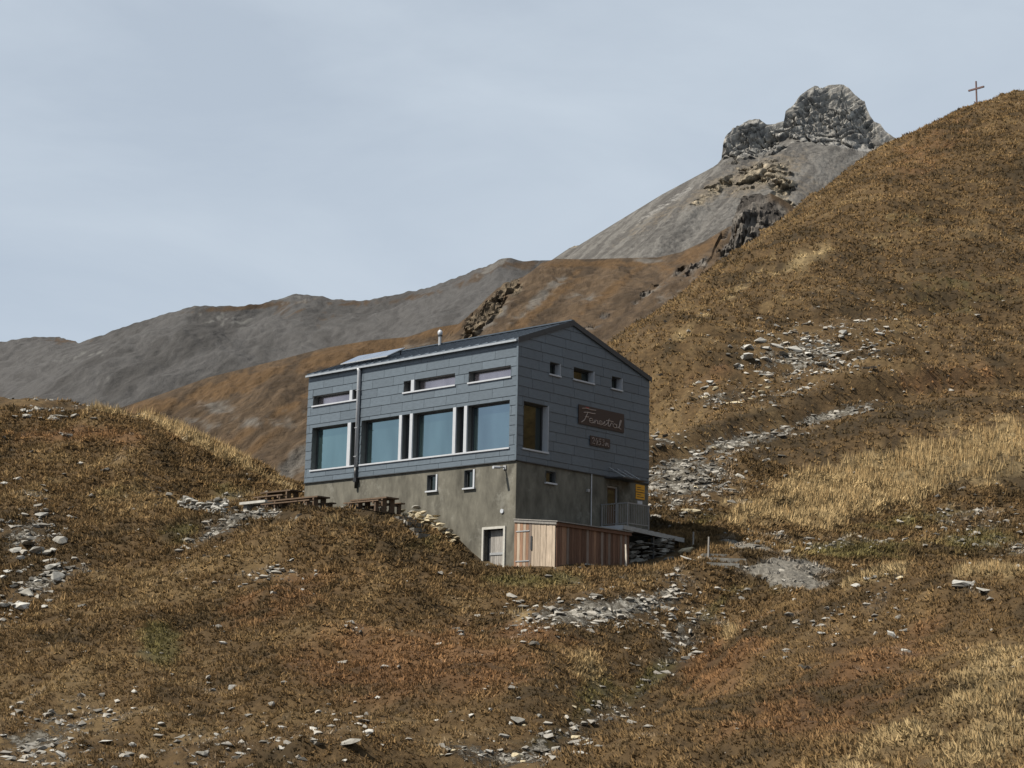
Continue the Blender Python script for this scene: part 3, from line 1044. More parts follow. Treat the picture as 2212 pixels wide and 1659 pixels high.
# countable stones, patch by patch (x range, y range, how many, sizes, colours)
for n_, xs, ys, sl, szs, mks, lab, grp in (
        (58, (1590, 1900), (725, 815), 5, (.4, 1.4), 'wwg', 'whitish limestone block in the bare patch on the right hillside', 'limestone blocks on the right hillside'),
        (16, (1480, 1660), (838, 880), 0, (.4, .9), 'ccw', 'cream stone in the row at the foot of the bare limestone patch', 'cream stones below the limestone patch'),
        (22, (1400, 1600), (960, 1100), 0, (.25, .6), 'gcw', 'pale rubble stone on the scree just right of the hut', 'rubble stones right of the hut'),
        (44, (1090, 1520), (1290, 1365), 12, (.18, .42), 'gw', 'grey rubble stone in the gully below the woodshed', 'rubble stones below the woodshed'),
        (30, (930, 1290), (1530, 1655), 30, (.16, .42), 'wgc', 'pale stone in the stony gully at the bottom centre', 'stones in the bottom gully'),
        (30, (0, 140), (1120, 1330), 30, (.3, 1.1), 'gw', 'grey stone among the outcrops at the left edge', 'outcrop stones at the left edge'),
        (48, (0, 860), (1520, 1655), 20, (.18, .42), 'wwg', 'pale stone scattered on the lower left slope', 'stones on the lower left slope'),
        (16, (480, 700), (1215, 1285), 12, (.22, .45), 'w', 'bluish white stone below the terrace', 'white stones below the terrace'),
        (28, (1690, 1980), (1250, 1420), 25, (.18, .42), 'gw', 'light stone on the crown of the right-hand spur', 'stones on the right spur'),
        (14, (0, 165), (884, 908), -5, (.4, .9), 'wg', 'pale stone on top of the left knoll', 'stones on the knoll top')):
    made = []
    for k in range(n_):
        px = random.uniform(*xs)
        py = random.uniform(*ys) - sl * ((px - xs[0]) / (xs[1] - xs[0]) - .5)
        sz = szs[0] + (szs[1] - szs[0]) * random.random() ** 2
        o = put_stone('stone', px, py, sz, random.choice(mks), random.uniform(.6, 1.0), lab, grp)
        if o is not None:
            made.append((o, px, py, sz))
    left_ = list(made)
    for word, key in (('largest', lambda q: -q[3]), ('leftmost', lambda q: q[1]), ('rightmost', lambda q: -q[1]), ('uppermost', lambda q: q[2]), ('lowest', lambda q: -q[2])):
        q = sorted(made, key=key)[0]
        if q in left_:
            left_.remove(q)
            q[0]['label'] = word + ' ' + lab

# uncounted small stones
vv, ff, cc, k0 = [], [], [], 0
base = []
for k in range(5):
    me_ = rock_variant(40 + k, 9, .6)
    bv = np.array([v.co[:] for v in me_.vertices])
    bf = np.array([p.vertices[:] for p in me_.polygons])
    base.append((bv, bf))
    bpy.data.meshes.remove(me_)
yy = np.concatenate([rng.uniform(36, 98, 170000), rng.uniform(98, 150, 75000)])
xx = (rng.uniform(-1, 1, len(yy))) * (.34 * yy + 3)
zz = bil(ZG, xx, yy)
cc_, mk_ = cover(xx, yy, zz)
bk_ = np.clip(blob(mk_['px'], mk_['py'], ROCK), 0, 1)
dens = .85 * bk_ ** 1.3 * np.clip(.55 + 1.1 * fbm(xx / 1.6, yy / 1.6, s=55, o=3), 0, 1.4) + .18 * mk_['rock'] + .10 * mk_['gravel'] + .012
keep = rng.random(len(yy)) < dens * np.clip((yy / 60.0), .5, 1.3) * .55
xx, yy, zz = xx[keep], yy[keep], zz[keep]
lx = ((xx - N0[0]) * GV[0] + (yy - N0[1]) * GV[1]) / SC
ly = ((xx - N0[0]) * DV[0] + (yy - N0[1]) * DV[1]) / SC
ok = ~((lx > -.1) & (lx < 9) & (ly > -2.4) & (ly < 13.3))
xx, yy, zz = xx[ok], yy[ok], zz[ok]
qx_, qy_ = proj(np.stack([xx, yy, zz], 1))
wht = blob(qx_, qy_, [(1740, 770, 150, 50, 5, 1.0), (1560, 858, 90, 24, 5, .9), (1330, 1320, 190, 40, 8, .5), (1850, 690, 100, 24, 5, .8)])
for k in range(len(xx)):
    bv, bf = base[k % 5]
    s_ = (0.06 + 0.42 * rng.random() ** 3.5) * (yy[k] / 60.0) ** .6
    a = rng.uniform(0, 6.28)
    c, sn = math.cos(a), math.sin(a)
    q = bv * s_ * [1.1, 1, .9]
    q = np.stack([q[:, 0] * c - q[:, 1] * sn, q[:, 0] * sn + q[:, 1] * c, q[:, 2]], 1) + [xx[k], yy[k], zz[k] + s_ * .10]
    vv.append(q)
    ff.append(bf + k0)
    k0 += len(q)
    g_ = rng.uniform(.4, 1.3) * (1 + .75 * wht[k])
    cc.append(np.repeat([np.array([.215, .202, .178]) * g_], len(q), 0))
M_small = vcol_mat('small_stones', nscale=8, var=.2, bump=0)
me = np_mesh('loose_stones', np.concatenate(vv), np.concatenate(ff), M_small, False, {'col': ('FLOAT_COLOR', np.concatenate(cc))})
link('loose_stones', me, kind='stuff', label='small loose grey stones and gravel strewn over the slopes', cat='gravel')
print('small stones', len(xx), 'tris', sum(len(a) for a in ff))


# ------------------------------------------------------------------ grass
def grass(name, X, Y, col, hgt, wid, nb, lean, mat, label):
    n = len(X)
    Z = bil(ZG, X, Y)
    B = n * nb
    base_ = np.repeat(np.stack([X, Y, Z], 1), nb, 0)
    h = np.repeat(hgt, nb) * rng.uniform(.55, 1.15, B)
    wd = np.repeat(wid, nb) * rng.uniform(.7, 1.3, B)
    gxx = bil(Z0, X + .8, Y) - bil(Z0, X - .8, Y)
    gyy = bil(Z0, X, Y + .8) - bil(Z0, X, Y - .8)
    az = np.repeat(np.arctan2(-gyy, -gxx) + rng.normal(0, .45, n), nb) + rng.normal(0, .75, B)
    ln = rng.uniform(.15, 1.0, B) * lean
    off = rng.uniform(0, 1, B) ** .5 * np.repeat(hgt, nb) * .6
    oa = rng.uniform(0, 2 * np.pi, B)
    root = base_ + np.stack([np.cos(oa) * off, np.sin(oa) * off, np.full(B, -.03)], 1)
    sa = rng.uniform(0, 2 * np.pi, B)
    sd_ = np.stack([np.cos(sa), np.sin(sa), np.zeros(B)], 1) * (wd / 2)[:, None]
    tip = root + np.stack([np.cos(az) * np.sin(ln), np.sin(az) * np.sin(ln), np.cos(ln)], 1) * h[:, None]
    tip[:, 1] += .0
    Vt = np.stack([root - sd_, root + sd_, tip], 1).reshape(-1, 3)
    Ft = np.arange(B * 3).reshape(-1, 3)
    cv = np.repeat(col, nb, 0) * rng.uniform(.84, 1.18, (B, 1))
    me_ = np_mesh(name, Vt, Ft, mat, False, {'col': ('FLOAT_COLOR', np.repeat(cv, 3, 0))})
    link(name, me_, kind='stuff', label=label, cat='grass')
    print(name, B, 'tris')


M_grass = vcol_mat('grass', var=0, translucent=.22, spec=.1)
# soft blades scatter light much as the whole sward does: lean the shading normal towards the sky
_n = M_grass.node_tree
_g = _n.nodes.new('ShaderNodeNewGeometry')
_a = _n.nodes.new('ShaderNodeVectorMath')
_a.operation = 'SCALE'
_a.inputs['Scale'].default_value = .55
_b = _n.nodes.new('ShaderNodeVectorMath')
_b.operation = 'ADD'
_b.inputs[1].default_value = (0, -.15, .75)
_c = _n.nodes.new('ShaderNodeVectorMath')
_c.operation = 'NORMALIZE'
_n.links.new(_g.outputs['Normal'], _a.inputs[0])
_n.links.new(_a.outputs['Vector'], _b.inputs[0])
_n.links.new(_b.outputs['Vector'], _c.inputs[0])
_n.links.new(_c.outputs['Vector'], _n.nodes['Principled BSDF'].inputs['Normal'])


def scatter(n, y0, y1, xr, pw=2.0):
    y = rng.uniform(y0 ** pw, y1 ** pw, n) ** (1 / pw)
    x = rng.uniform(xr[0], xr[1], n) * y + rng.uniform(-2, 2, n)
    z = bil(ZG, x, y)
    c, mk = cover(x, y, z)
    lx_ = ((x - N0[0]) * GV[0] + (y - N0[1]) * GV[1]) / SC
    ly_ = ((x - N0[0]) * DV[0] + (y - N0[1]) * DV[1]) / SC
    out_ = ~((lx_ > -.25) & (lx_ < 9.0) & (ly_ > -2.5) & (ly_ < 13.4))
    deck = (lx_ > -2.8) & (lx_ < 0) & (ly_ > 5.4) & (ly_ < 15)
    p = 1 - .62 * mk['rock'] - .97 * mk['gravel'] - .45 * np.clip(blob(mk['px'], mk['py'], ROCK), 0, 1)
    p = np.where(deck, p * .12, p)
    k = out_ & (rng.random(n) < p)
    return x[k], y[k], c[k], {a: b[k] for a, b in mk.items()}


x, y, c, mk = scatter(180000, 31, 99, (-.345, .345), 1.15)
for side in ((-.52, -.345), (.345, .52)):                    # thinner cover just outside the frame
    x2, y2, c2, m2_ = scatter(14000, 31, 99, side)
    x, y, c = np.r_[x, x2], np.r_[y, y2], np.concatenate([c, c2])
    mk = {a: np.r_[mk[a], m2_[a]] for a in mk}
tall = mk['straw']
near = np.clip(y / 60, .8, 1.4)
clump = fbm(x / .9, y / .9, s=51, o=2)
grass('grass', x, y, c * ((1.78 + .65 * clump) * (1 - .3 * tall * (y < 75)))[:, None], (rng.uniform(.11, .20, len(x)) + .09 * tall + .08 * clump) * near, rng.uniform(.06, .10, len(x)) * near, 6, 1.4, M_grass,
      'short brown autumn grass tussocks covering the near slopes')
x, y, c, mk = scatter(115000, 97, 245, (-.28, .42), 1.7)
k = (x > -.05 * y + 5) | (y < 106)
x, y, c = x[k], y[k], c[k]
grass('hill_grass', x, y, c * 1.9, rng.uniform(.18, .36, len(x)) * (y / 120) ** .5, rng.uniform(.11, .19, len(x)) * (y / 120) ** .5, 5, 1.5, M_grass,
      'brown autumn grass tussocks on the big hillside')
x, y, c, mk = scatter(260000, 30, 118, (-.36, .40))
k = rng.random(len(x)) < sstep(.2, 1.0, mk['straw'] * (.75 + .5 * fbm(x / 3, y / 3, s=57, o=2))) * .6
x, y = x[k], y[k]
sc_ = STRAWC * .80 * rng.uniform(.65, 1.15, (len(x), 1)) * lerp(np.ones((len(x), 3)), C_(.82, .72, .62), rng.random(len(x)))
grass('straw_grass', x, y, sc_, rng.uniform(.30, .66, len(x)) * np.clip(y / 90, .40, 1.15), rng.uniform(.03, .055, len(x)) * np.clip(y / 80, .7, 1.2), 6, .5, M_grass,
      'tall pale straw-coloured grass in dry patches')

# ------------------------------------------------------------------ the hut
HUT = link('mountain_hut', None, loc=tuple(N0), rotz=YAW, label='mountain hut with slate-grey panel cladding on a bare concrete base', cat='hut')
M_clad = plain('slate_panel', (.086, .110, .133), rough=.42, var=.16, scale=4, objvar=.10, spec=.6, stretch=(1, 1, 3))
M_joint = plain('panel_backing', (.035, .038, .043), rough=.9)
M_conc = plain('concrete', (.118, .112, .092), rough=.92, var=.45, scale=1.6, bump=.02, spec=.2, stretch=(1, 1, .45))
n_ = M_conc.node_tree
tb = n_.nodes.new('ShaderNodeTexCoord')
nb_ = n_.nodes.new('ShaderNodeTexNoise')
nb_.inputs['Scale'].default_value = .75
nb_.inputs['Detail'].default_value = 10
nb_.inputs['Roughness'].default_value = .75
n_.links.new(tb.outputs['Object'], nb_.inputs['Vector'])
rb = n_.nodes.new('ShaderNodeMapRange')
rb.interpolation_type = 'SMOOTHSTEP'
rb.inputs['From Min'].default_value = .53
rb.inputs['From Max'].default_value = .66
rb.inputs['To Max'].default_value = .45
n_.links.new(nb_.outputs['Fac'], rb.inputs['Value'])
mb_ = n_.nodes.new('ShaderNodeMix')
mb_.data_type = 'RGBA'
mb_.inputs['B'].default_value = (.20, .195, .17, 1)
src = n_.nodes['Principled BSDF'].inputs['Base Color'].links[0].from_socket
n_.links.new(src, mb_.inputs['A'])
n_.links.new(rb.outputs['Result'], mb_.inputs['Factor'])
n_.links.new(mb_.outputs['Result'], n_.nodes['Principled BSDF'].inputs['Base Color'])
M_roof = plain('roof_metal', (.075, .093, .115), rough=.4, var=.12, scale=2, metal=.3)
M_white = plain('white_metal', (.43, .45, .48), rough=.45, var=.06, scale=5)
M_galv = plain('galvanised', (.38, .39, .40), rough=.45, metal=.35, var=.1, scale=8)
M_dark = plain('dark_frame', (.035, .037, .04), rough=.5)
M_reveal = plain('reveal_lining', (.085, .09, .09), rough=.6)
M_black = plain('black_plastic', (.015, .015, .016), rough=.4)


def glass_mat(name, tint, refl, rough=.02):
    """coated insulating glass: dark body with a strong smooth reflection"""
    mt, n, b = newmat(name)
    lk = n.links.new
    t = n.nodes.new('ShaderNodeTexCoord')
    no = n.nodes.new('ShaderNodeTexNoise')
    no.inputs['Scale'].default_value = .7
    lk(t.outputs['Object'], no.inputs['Vector'])
    bp = n.nodes.new('ShaderNodeBump')
    bp.inputs['Strength'].default_value = .02
    bp.inputs['Distance'].default_value = .05
    lk(no.outputs['Fac'], bp.inputs['Height'])
    gl = n.nodes.new('ShaderNodeBsdfGlossy')
    gl.inputs['Color'].default_value = (*refl, 1)
    gl.inputs['Roughness'].default_value = rough
    lk(bp.outputs['Normal'], gl.inputs['Normal'])
    oi = n.nodes.new('ShaderNodeObjectInfo')
    n3 = n.nodes.new('ShaderNodeTexNoise')
    n3.inputs['Scale'].default_value = .55
    n3.inputs['Detail'].default_value = 3
    mp_ = n.nodes.new('ShaderNodeMapping')
    mp_.inputs['Scale'].default_value = (1, 1.6, .5)
    lk(t.outputs['Object'], mp_.inputs['Vector'])
    lk(mp_.outputs['Vector'], n3.inputs['Vector'])
    cr = n.nodes.new('ShaderNodeValToRGB')                     # dim room behind the glass
    cr.color_ramp.elements[0].position, cr.color_ramp.elements[0].color = .35, (*[q * .4 for q in tint], 1)
    cr.color_ramp.elements[1].position, cr.color_ramp.elements[1].color = .7, (*[q * 1.5 for q in tint], 1)
    lk(n3.outputs['Fac'], cr.inputs['Fac'])
    lk(cr.outputs['Color'], b.inputs['Base Color'])
    b.inputs['Roughness'].default_value = .15
    hs = n.nodes.new('ShaderNodeHueSaturation')
    hs.inputs['Color'].default_value = (*refl, 1)
    mh = n.nodes.new('ShaderNodeMapRange')
    mh.inputs['To Min'].default_value = .465
    mh.inputs['To Max'].default_value = .535
    lk(oi.outputs['Random'], mh.inputs['Value'])
    lk(mh.outputs['Result'], hs.inputs['Hue'])
    mv_ = n.nodes.new('ShaderNodeMapRange')
    mv_.inputs['To Min'].default_value = .80
    mv_.inputs['To Max'].default_value = 1.1
    lk(n3.outputs['Fac'], mv_.inputs['Value'])
    lk(mv_.outputs['Result'], hs.inputs['Value'])
    lk(hs.outputs['Color'], gl.inputs['Color'])
    ms = n.nodes.new('ShaderNodeMixShader')
    ms.inputs[0].default_value = .72
    lk(b.outputs[0], ms.inputs[1])
    lk(gl.outputs[0], ms.inputs[2])
    lk(ms.outputs[0], n.nodes['Material Output'].inputs['Surface'])
    return mt


M_glass = glass_mat('coated_glass', (.03, .05, .05), (.33, .45, .48))
M_glass_d = glass_mat('plain_glass', (.016, .018, .015), (.12, .135, .12))
M_glass_p = glass_mat('pinkish_glass', (.46, .39, .40), (.52, .46, .48), .15)  # pinkish grey set in both the body and the gloss colour

LW, GW = 13.12, 8.81
APX, APZ, EZ0, EZ1 = 3.38, 6.31, 5.0, 4.72
R_ = 0.30     # depth of window recesses


def sub_rects(rects, op):
    o = []
    for (a0, a1, b0, b1) in rects:
        c0, c1, d0, d1 = op
        if c1 <= a0 or c0 >= a1 or d1 <= b0 or d0 >= b1:
            o.append((a0, a1, b0, b1))
            continue
        if a0 < c0:
            o.append((a0, c0, b0, b1))
        if c1 < a1:
            o.append((c1, a1, b0, b1))
        m0, m1 = max(a0, c0), min(a1, c1)
        if b0 < d0:
            o.append((m0, m1, b0, d0))
        if d1 < b1:
            o.append((m0, m1, d1, b1))
    return o


LOP = [(9.72, 12.71, .53, 2.52), (.40, 9.37, .53, 2.53), (9.68, 12.75, 3.53, 4.01), (3.59, 6.73, 3.50, 4.02), (.38, 2.79, 3.49, 3.98)]
GOP = [(1.97, 2.64, 3.87, 4.41), (3.52, 4.87, 3.90, 4.44), (6.10, 6.82, 3.90, 4.46), (.36, 1.92, .52, 2.50)]

# concrete base with its own openings
BLO = [(4.49, 5.12, -.95, -.24), (2.31, 2.92, -.98, -.20), (.60, 1.70, -4.35, -2.76)]
BGO = [(1.86, 2.48, -.72, -.21), (5.94, 6.74, -2.26, -.36)]
mb = MB(SC)
for (a0, a1, b0, b1) in [r for op in [None] for r in [(0, LW, -5.4, 0)]]:
    rc = [(a0, a1, b0, b1)]
    for op in BLO:
        rc = sub_rects(rc, op)
    for q in rc:
        mb.box(.03, .33, q[0], q[1], q[2], q[3])
rc = [(.33, GW, -5.4, 0)]
for op in BGO:
    rc = sub_rects(rc, op)
for q in rc:
    mb.box(q[0], q[1], .03, .33, q[2], q[3])
mb.box(GW - .3, GW, .33, LW, -5.4, 0)
mb.box(.33, GW - .3, LW - .3, LW, -5.4, 0)
mb.box(.33, GW - .3, .45, LW - .3, -.12, 0)
mb.build('base_wall', M_conc, HUT)

# upper walls (backing of the cladding) with openings
mb = MB(SC)
rc = [(0, LW, 0, EZ0)]
for op in LOP:
    rc = sub_rects(rc, op)
for q in rc:
    mb.box(0, R_ + .12, q[0], q[1], q[2], q[3])
mb.box(GW - .3, GW, .42, LW, 0, EZ1)
mb.box(.42, GW - .3, LW - .3, LW, 0, EZ1)
LCL = mb.build('long_wall', M_joint, HUT)
mb = MB(SC)
rc = [(.42, GW, 0, EZ1)]
for op in GOP:
    rc = sub_rects(rc, op)
rc2 = []
for q in rc:
    mb.box(q[0], q[1], 0, R_ + .12, q[2], q[3])
mb.box(.42 - .06, .42, .0, .06, 0.0, .52)
k = len(mb.v)
top = [(.0, EZ1), (GW, EZ1), (APX, APZ), (0, EZ0)]
for yv in (0.002, R_ + .12):
    mb.v += [(a, yv, b) for a, b in top]
mb.f += [(k, k + 1, k + 2, k + 3), (k + 7, k + 6, k + 5, k + 4)]
for i in range(4):
    j = (i + 1) % 4
    mb.f.append((k + i, k + 4 + i, k + 4 + j, k + j))
GCL = mb.build('gable_wall', M_joint, HUT)
# inner dark box so that nothing shows through
mb = MB(SC)
mb.box(.7, GW - .35, .7, LW - .35, .02, .05)
mb.build('floor_slab', M_joint, HUT)

ROWB = [0, .225] + [round(.225 + .41 * i, 3) for i in range(1, 12)] + [5.0]
OFFS = [.4, .9, .15, .6, 1.1, .3, .8, .05, .78, .35, .67, 1.28, .29, .95]


def panel_mesh(rects, zb, zt, fn):
    mb_ = MB(SC)
    for (a0, a1, b0, b1) in rects:
        if a1 - a0 < .02 or b1 - b0 < .015:
            continue
        ob = .010 + .020 * (zt - b0) / .41
        ot = .010 + .020 * (zt - b1) / .41
        mb_.hexa([fn(a0, ob, b0), fn(a1, ob, b0), fn(a1, -.001, b0), fn(a0, -.001, b0),
                  fn(a0, ot, b1), fn(a1, ot, b1), fn(a1, -.001, b1), fn(a0, -.001, b1)])
    return mb_


gap = .013
lfn = lambda a, o, z: (-o, a, z)
gfn = lambda a, o, z: (a, -o, z)
for i in range(len(ROWB) - 1):
    zb, zt = ROWB[i], ROWB[i + 1]
    ed = [.0] + [OFFS[i % 14] + 1.345 * k for k in range(-1, 12) if .08 < OFFS[i % 14] + 1.345 * k < LW - .08] + [LW]
    for a0, a1 in zip(ed[:-1], ed[1:]):
        rc = [(a0 + gap / 2, a1 - gap / 2, zb + .006, zt - .001)]
        for op in LOP:
            rc = sub_rects(rc, op)
        if rc:
            mb = panel_mesh(rc, zb, zt, lfn)
            if mb.v:
                # keep winding outward for the long wall
                mb.f = [q[::-1] for q in mb.f]
                mb.build('panel', M_clad, LCL)
GROWB = ROWB[:-1] + [4.735 + .41 * k for k in range(1, 5)]


def gable_clip(rects):
    """clip panel rectangles under the two roof slopes: cut into narrow strips whose tops follow the slope"""
    o = []
    for (a0, a1, b0, b1) in rects:
        zr = lambda x_: EZ0 + (APZ - EZ0) * x_ / APX if x_ < APX else APZ + (EZ1 - APZ) * (x_ - APX) / (GW - APX)
        xs_ = sorted({a0, a1} | ({APX} if a0 < APX < a1 else set()))
        for p, q in zip(xs_[:-1], xs_[1:]):
            zp, zq = zr(p) - .03, zr(q) - .03
            if max(zp, zq) <= b0 + .01:
                continue
            # walk the slope, splitting where it crosses b0 or b1
            cuts = [p, q]
            for lv in (b0 + .01, b1):
                if (zp - lv) * (zq - lv) < 0:
                    cuts.append(p + (q - p) * (lv - zp) / (zq - zp))
            cuts.sort()
            for u0, u1 in zip(cuts[:-1], cuts[1:]):
                t0, t1 = min(b1, zr(u0) - .03), min(b1, zr(u1) - .03)
                if (t0 + t1) / 2 > b0 + .012:
                    o.append((u0, u1, b0, max(t0, b0 + .005), max(t1, b0 + .005)))
    return o


for i in range(len(GROWB) - 1):
    zb, zt = GROWB[i], GROWB[i + 1]
    ed = [.0] + [OFFS[(i * 5 + 3) % 14] + 1.345 * k for k in range(-1, 9) if .08 < OFFS[(i * 5 + 3) % 14] + 1.345 * k < GW - .08] + [GW]
    for a0, a1 in zip(ed[:-1], ed[1:]):
        rc = [(a0 + gap / 2, a1 - gap / 2, zb + .006, zt - .001)]
        for op in GOP:
            rc = sub_rects(rc, op)
        mb = MB(SC)
        for (u0, u1, b0, t0, t1) in gable_clip(rc):
            if u1 - u0 < .02:
                continue
            f_ = lambda z: .010 + .020 * (zt - z) / .41
            mb.hexa([gfn(u0, f_(b0), b0), gfn(u1, f_(b0), b0), gfn(u1, -.001, b0), gfn(u0, -.001, b0),
                     gfn(u0, f_(t0), t0), gfn(u1, f_(t1), t1), gfn(u1, -.001, t1), gfn(u0, -.001, t0)])
        if mb.v:
            mb.build('panel', M_clad, GCL)

# corner strips and drip edge
MB(SC).box(-.055, .0, -.05, .045, 0, 5.0).build('corner_trim', M_clad, HUT)
mb = MB(SC)
mb.box(-.05, .02, -.0, LW, -.035, -.003)
mb.box(.02, GW + .02, -.05, .02, -.035, -.003)
mb.build('drip_edge', M_dark, HUT)

# roof: two slopes with standing seams, gutter, ridge cap
th = .10
mb = MB(SC)
y0, y1 = -.07, LW + .06


def slope(mb_, xa, za, xb, zb_, ya, yb, t0, t1):
    mb_.hexa([(xa, ya, za + t0), (xb, ya, zb_ + t0), (xb, yb, zb_ + t0), (xa, yb, za + t0),
              (xa, ya, za + t1), (xb, ya, zb_ + t1), (xb, yb, zb_ + t1), (xa, yb, za + t1)])


sl0, sl1 = (APZ - EZ0) / APX, (EZ1 - APZ) / (GW - APX)
slope(mb, -.10, EZ0 - .10 * sl0, APX, APZ, y0, y1, .005, th)
slope(mb, APX, APZ, GW + .08, EZ1 + .08 * sl1, y0, y1, .005, th)
ROOF = mb.build('roof', M_roof, HUT)
for k in range(27):
    yk = y0 + .25 + k * .5
    mb = MB(SC)
    slope(mb, -.08, EZ0 - .08 * sl0, APX - .03, APZ - .03 * sl0, yk - .012, yk + .012, th, th + .035)
    slope(mb, APX + .03, APZ + .03 * sl1, GW + .06, EZ1 + .06 * sl1, yk - .012, yk + .012, th, th + .035)
    mb.build('seam', M_roof, ROOF)
mb = MB(SC)
mb.bar((APX, y0, APZ + th + .03), (APX, y1, APZ + th + .03), .22, .05)
mb.build('ridge_cap', M_roof, ROOF)
mb = MB(SC)
slope(mb, -.10, EZ0 - .10 * sl0, APX, APZ, y0 - .025, y0 - .002, -.09, th + .03)
slope(mb, APX, APZ, GW + .08, EZ1 + .08 * sl1, y0 - .025, y0 - .002, -.09, th + .03)
mb.build('verge_trim', M_dark, ROOF)
M_gut = plain('gutter_zinc', (.34, .37, .40), rough=.5, metal=.3)
mb = MB(SC)
mb.box(-.20, -.105, y0 + .02, y1 - .02, EZ0 - .085, EZ0 + .0)
mb.build('gutter', M_gut, ROOF)
mb = MB(SC)
mb.tube([(-.15, 9.57, 4.94), (-.10, 9.57, 4.8), (-.10, 9.55, .45)], .085, 12)
pipe = mb.build('downpipe', M_white, HUT, smooth=True)
mb = MB(SC)
mb.tube([(-.11, 9.55, .47), (-.11, 9.545, .1), (-.06, 9.54, -.1), (-.06, 9.54, -.5)], .07, 12)
mb.build('lower_pipe', M_black, pipe, smooth=True)
for z in (3.9, 2.2, .9):
    MB(SC).box(-.19, .0, 9.47, 9.65, z, z + .03).build('pipe_bracket', M_galv, pipe)
MB(SC).box(-.16, .02, 9.44, 9.64, -.22, -.05).build('pipe_shoe', M_black, pipe)


# chimney and solar panel
CHX, CHY = 3.2, 7.8


def lathe(mb_, prof, cx, cy, n=16):
    mb_.tube([(cx, cy, z) for z, r in prof], [r for z, r in prof], n)


mb = MB(SC)
lathe(mb, [(APZ - .1, .075), (APZ + .50, .075)], CHX, CHY)
ch = mb.build('chimney', M_galv, ROOF, smooth=False)
mb = MB(SC)
lathe(mb, [(APZ + .46, .115), (APZ + .50, .12)], CHX, CHY)
mb.build('chimney_collar', M_dark, ch)
mb = MB(SC)
lathe(mb, [(APZ + .49, .07), (APZ + .53, .10), (APZ + .60, .12), (APZ + .68, .11), (APZ + .74, .06), (APZ + .76, .05)], CHX, CHY)
mb.build('chimney_cowl', M_white, ch, smooth=True)
mb = MB(SC)
lathe(mb, [(APZ + .755, .06), (APZ + .80, .05)], CHX, CHY)
mb.build('chimney_cap', M_black, ch)
M_pv = plain('solar_cells', (.10, .13, .19), rough=.12, var=.1, scale=2, spec=1.0)
PVR = link('solar_panel', None, HUT)
pa, pb, pza, pzb = .60, 1.70, 5.47, 6.03        # lower and upper edge (local x and z)
for k in range(3):
    ya, yb = 8.52 + k * 1.05, 8.52 + k * 1.05 + 1.03
    mb = MB(SC)
    slope(mb, pa, pza, pb, pzb, ya, yb, .0, .04)
    fr = mb.build('panel_frame', M_galv, PVR)
    mb = MB(SC)
    slope(mb, pa + .03, pza + .03 * .4, pb - .03, pzb - .03 * .4, ya + .03, yb - .03, .041, .046)
    mb.build('cell_sheet', M_pv, fr)
for yk in (8.65, 10.1, 11.5):
    mb = MB(SC)
    mb.bar((pa + .1, yk, EZ0 + sl0 * (pa + .1) + th), (pa + .1, yk, pza + .02), .05, .05)
    mb.bar((pb - .15, yk, EZ0 + sl0 * (pb - .15) + th), (pb - .15, yk, pzb - .06), .05, .05)
    mb.bar((pa, yk, pza - .03), (pb, yk, pzb - .03), .04, .05)
    mb.build('panel_support', M_dark, PVR)


# windows
def window(fn, flip, a0, a1, z0, z1, parts, glass, frame=M_dark, rec=R_, sill=True, jamb=None, name='window'):
    """parts: list of ('pane'|'post', s0, s1) along the wall; fn(a, out, z) maps to the hut frame"""
    root = link(name, None, HUT)

    def bx(p0, p1, o0, o1, q0, q1):
        mb_ = MB(SC)
        mb_.hexa([fn(p0, o1, q0), fn(p1, o1, q0), fn(p1, o0, q0), fn(p0, o0, q0), fn(p0, o1, q1), fn(p1, o1, q1), fn(p1, o0, q1), fn(p0, o0, q1)])
        if flip:
            mb_.f = [q[::-1] for q in mb_.f]
        return mb_
    mb_ = MB(SC)
    e = .012
    for q in (bx(a0, a0 + e, -rec - .1, .0, z0, z1), bx(a1 - e, a1, -rec - .1, 0, z0, z1) if not jamb else None, bx(a0 + e, a1 - e, -rec - .1, 0, z1 - e, z1)):
        if q is None:
            continue
        k_ = len(mb_.v)
        mb_.v += q.v
        mb_.f += [tuple(i + k_ for i in f_) for f_ in q.f]
    mb_.build('reveal', M_reveal, root)
    if jamb:
        bx(a1 - .02, a1, -rec - .1, .05, z0, z1).build('jamb', jamb, root)
    for kind, s0, s1 in parts:
        if kind == 'post':
            bx(s0, s1, -.03, .045, z0, z1).build('mullion', M_white, root)
            bx(s0 + .012, s1 - .012, -rec - .05, -.03, z0, z1).build('mullion_core', M_reveal, root)
        else:
            fwid = .07
            fr_ = MB(SC)
            for q in (bx(s0, s0 + fwid, -rec - .06, -rec + .03, z0, z1), bx(s1 - fwid, s1, -rec - .06, -rec + .03, z0, z1),
                      bx(s0 + fwid, s1 - fwid, -rec - .06, -rec + .03, z1 - fwid, z1), bx(s0 + fwid, s1 - fwid, -rec - .06, -rec + .03, z0, z0 + fwid)):
                k_ = len(fr_.v)
                fr_.v += q.v
                fr_.f += [tuple(i + k_ for i in f_) for f_ in q.f]
            fr_.build('frame', frame, root)
            bx(s0 + fwid, s1 - fwid, -rec - .03, -rec - .01, z0 + fwid, z1 - fwid).build('pane', glass, root)
    if sill:
        bx(a0 - .05, a1 + .03, -rec, .075, z0 - .045, z0 + .02).build('sill', M_white, root)
    return root


def long_win(op, parts, glass):
    return window(lfn, True, *op, parts, glass)


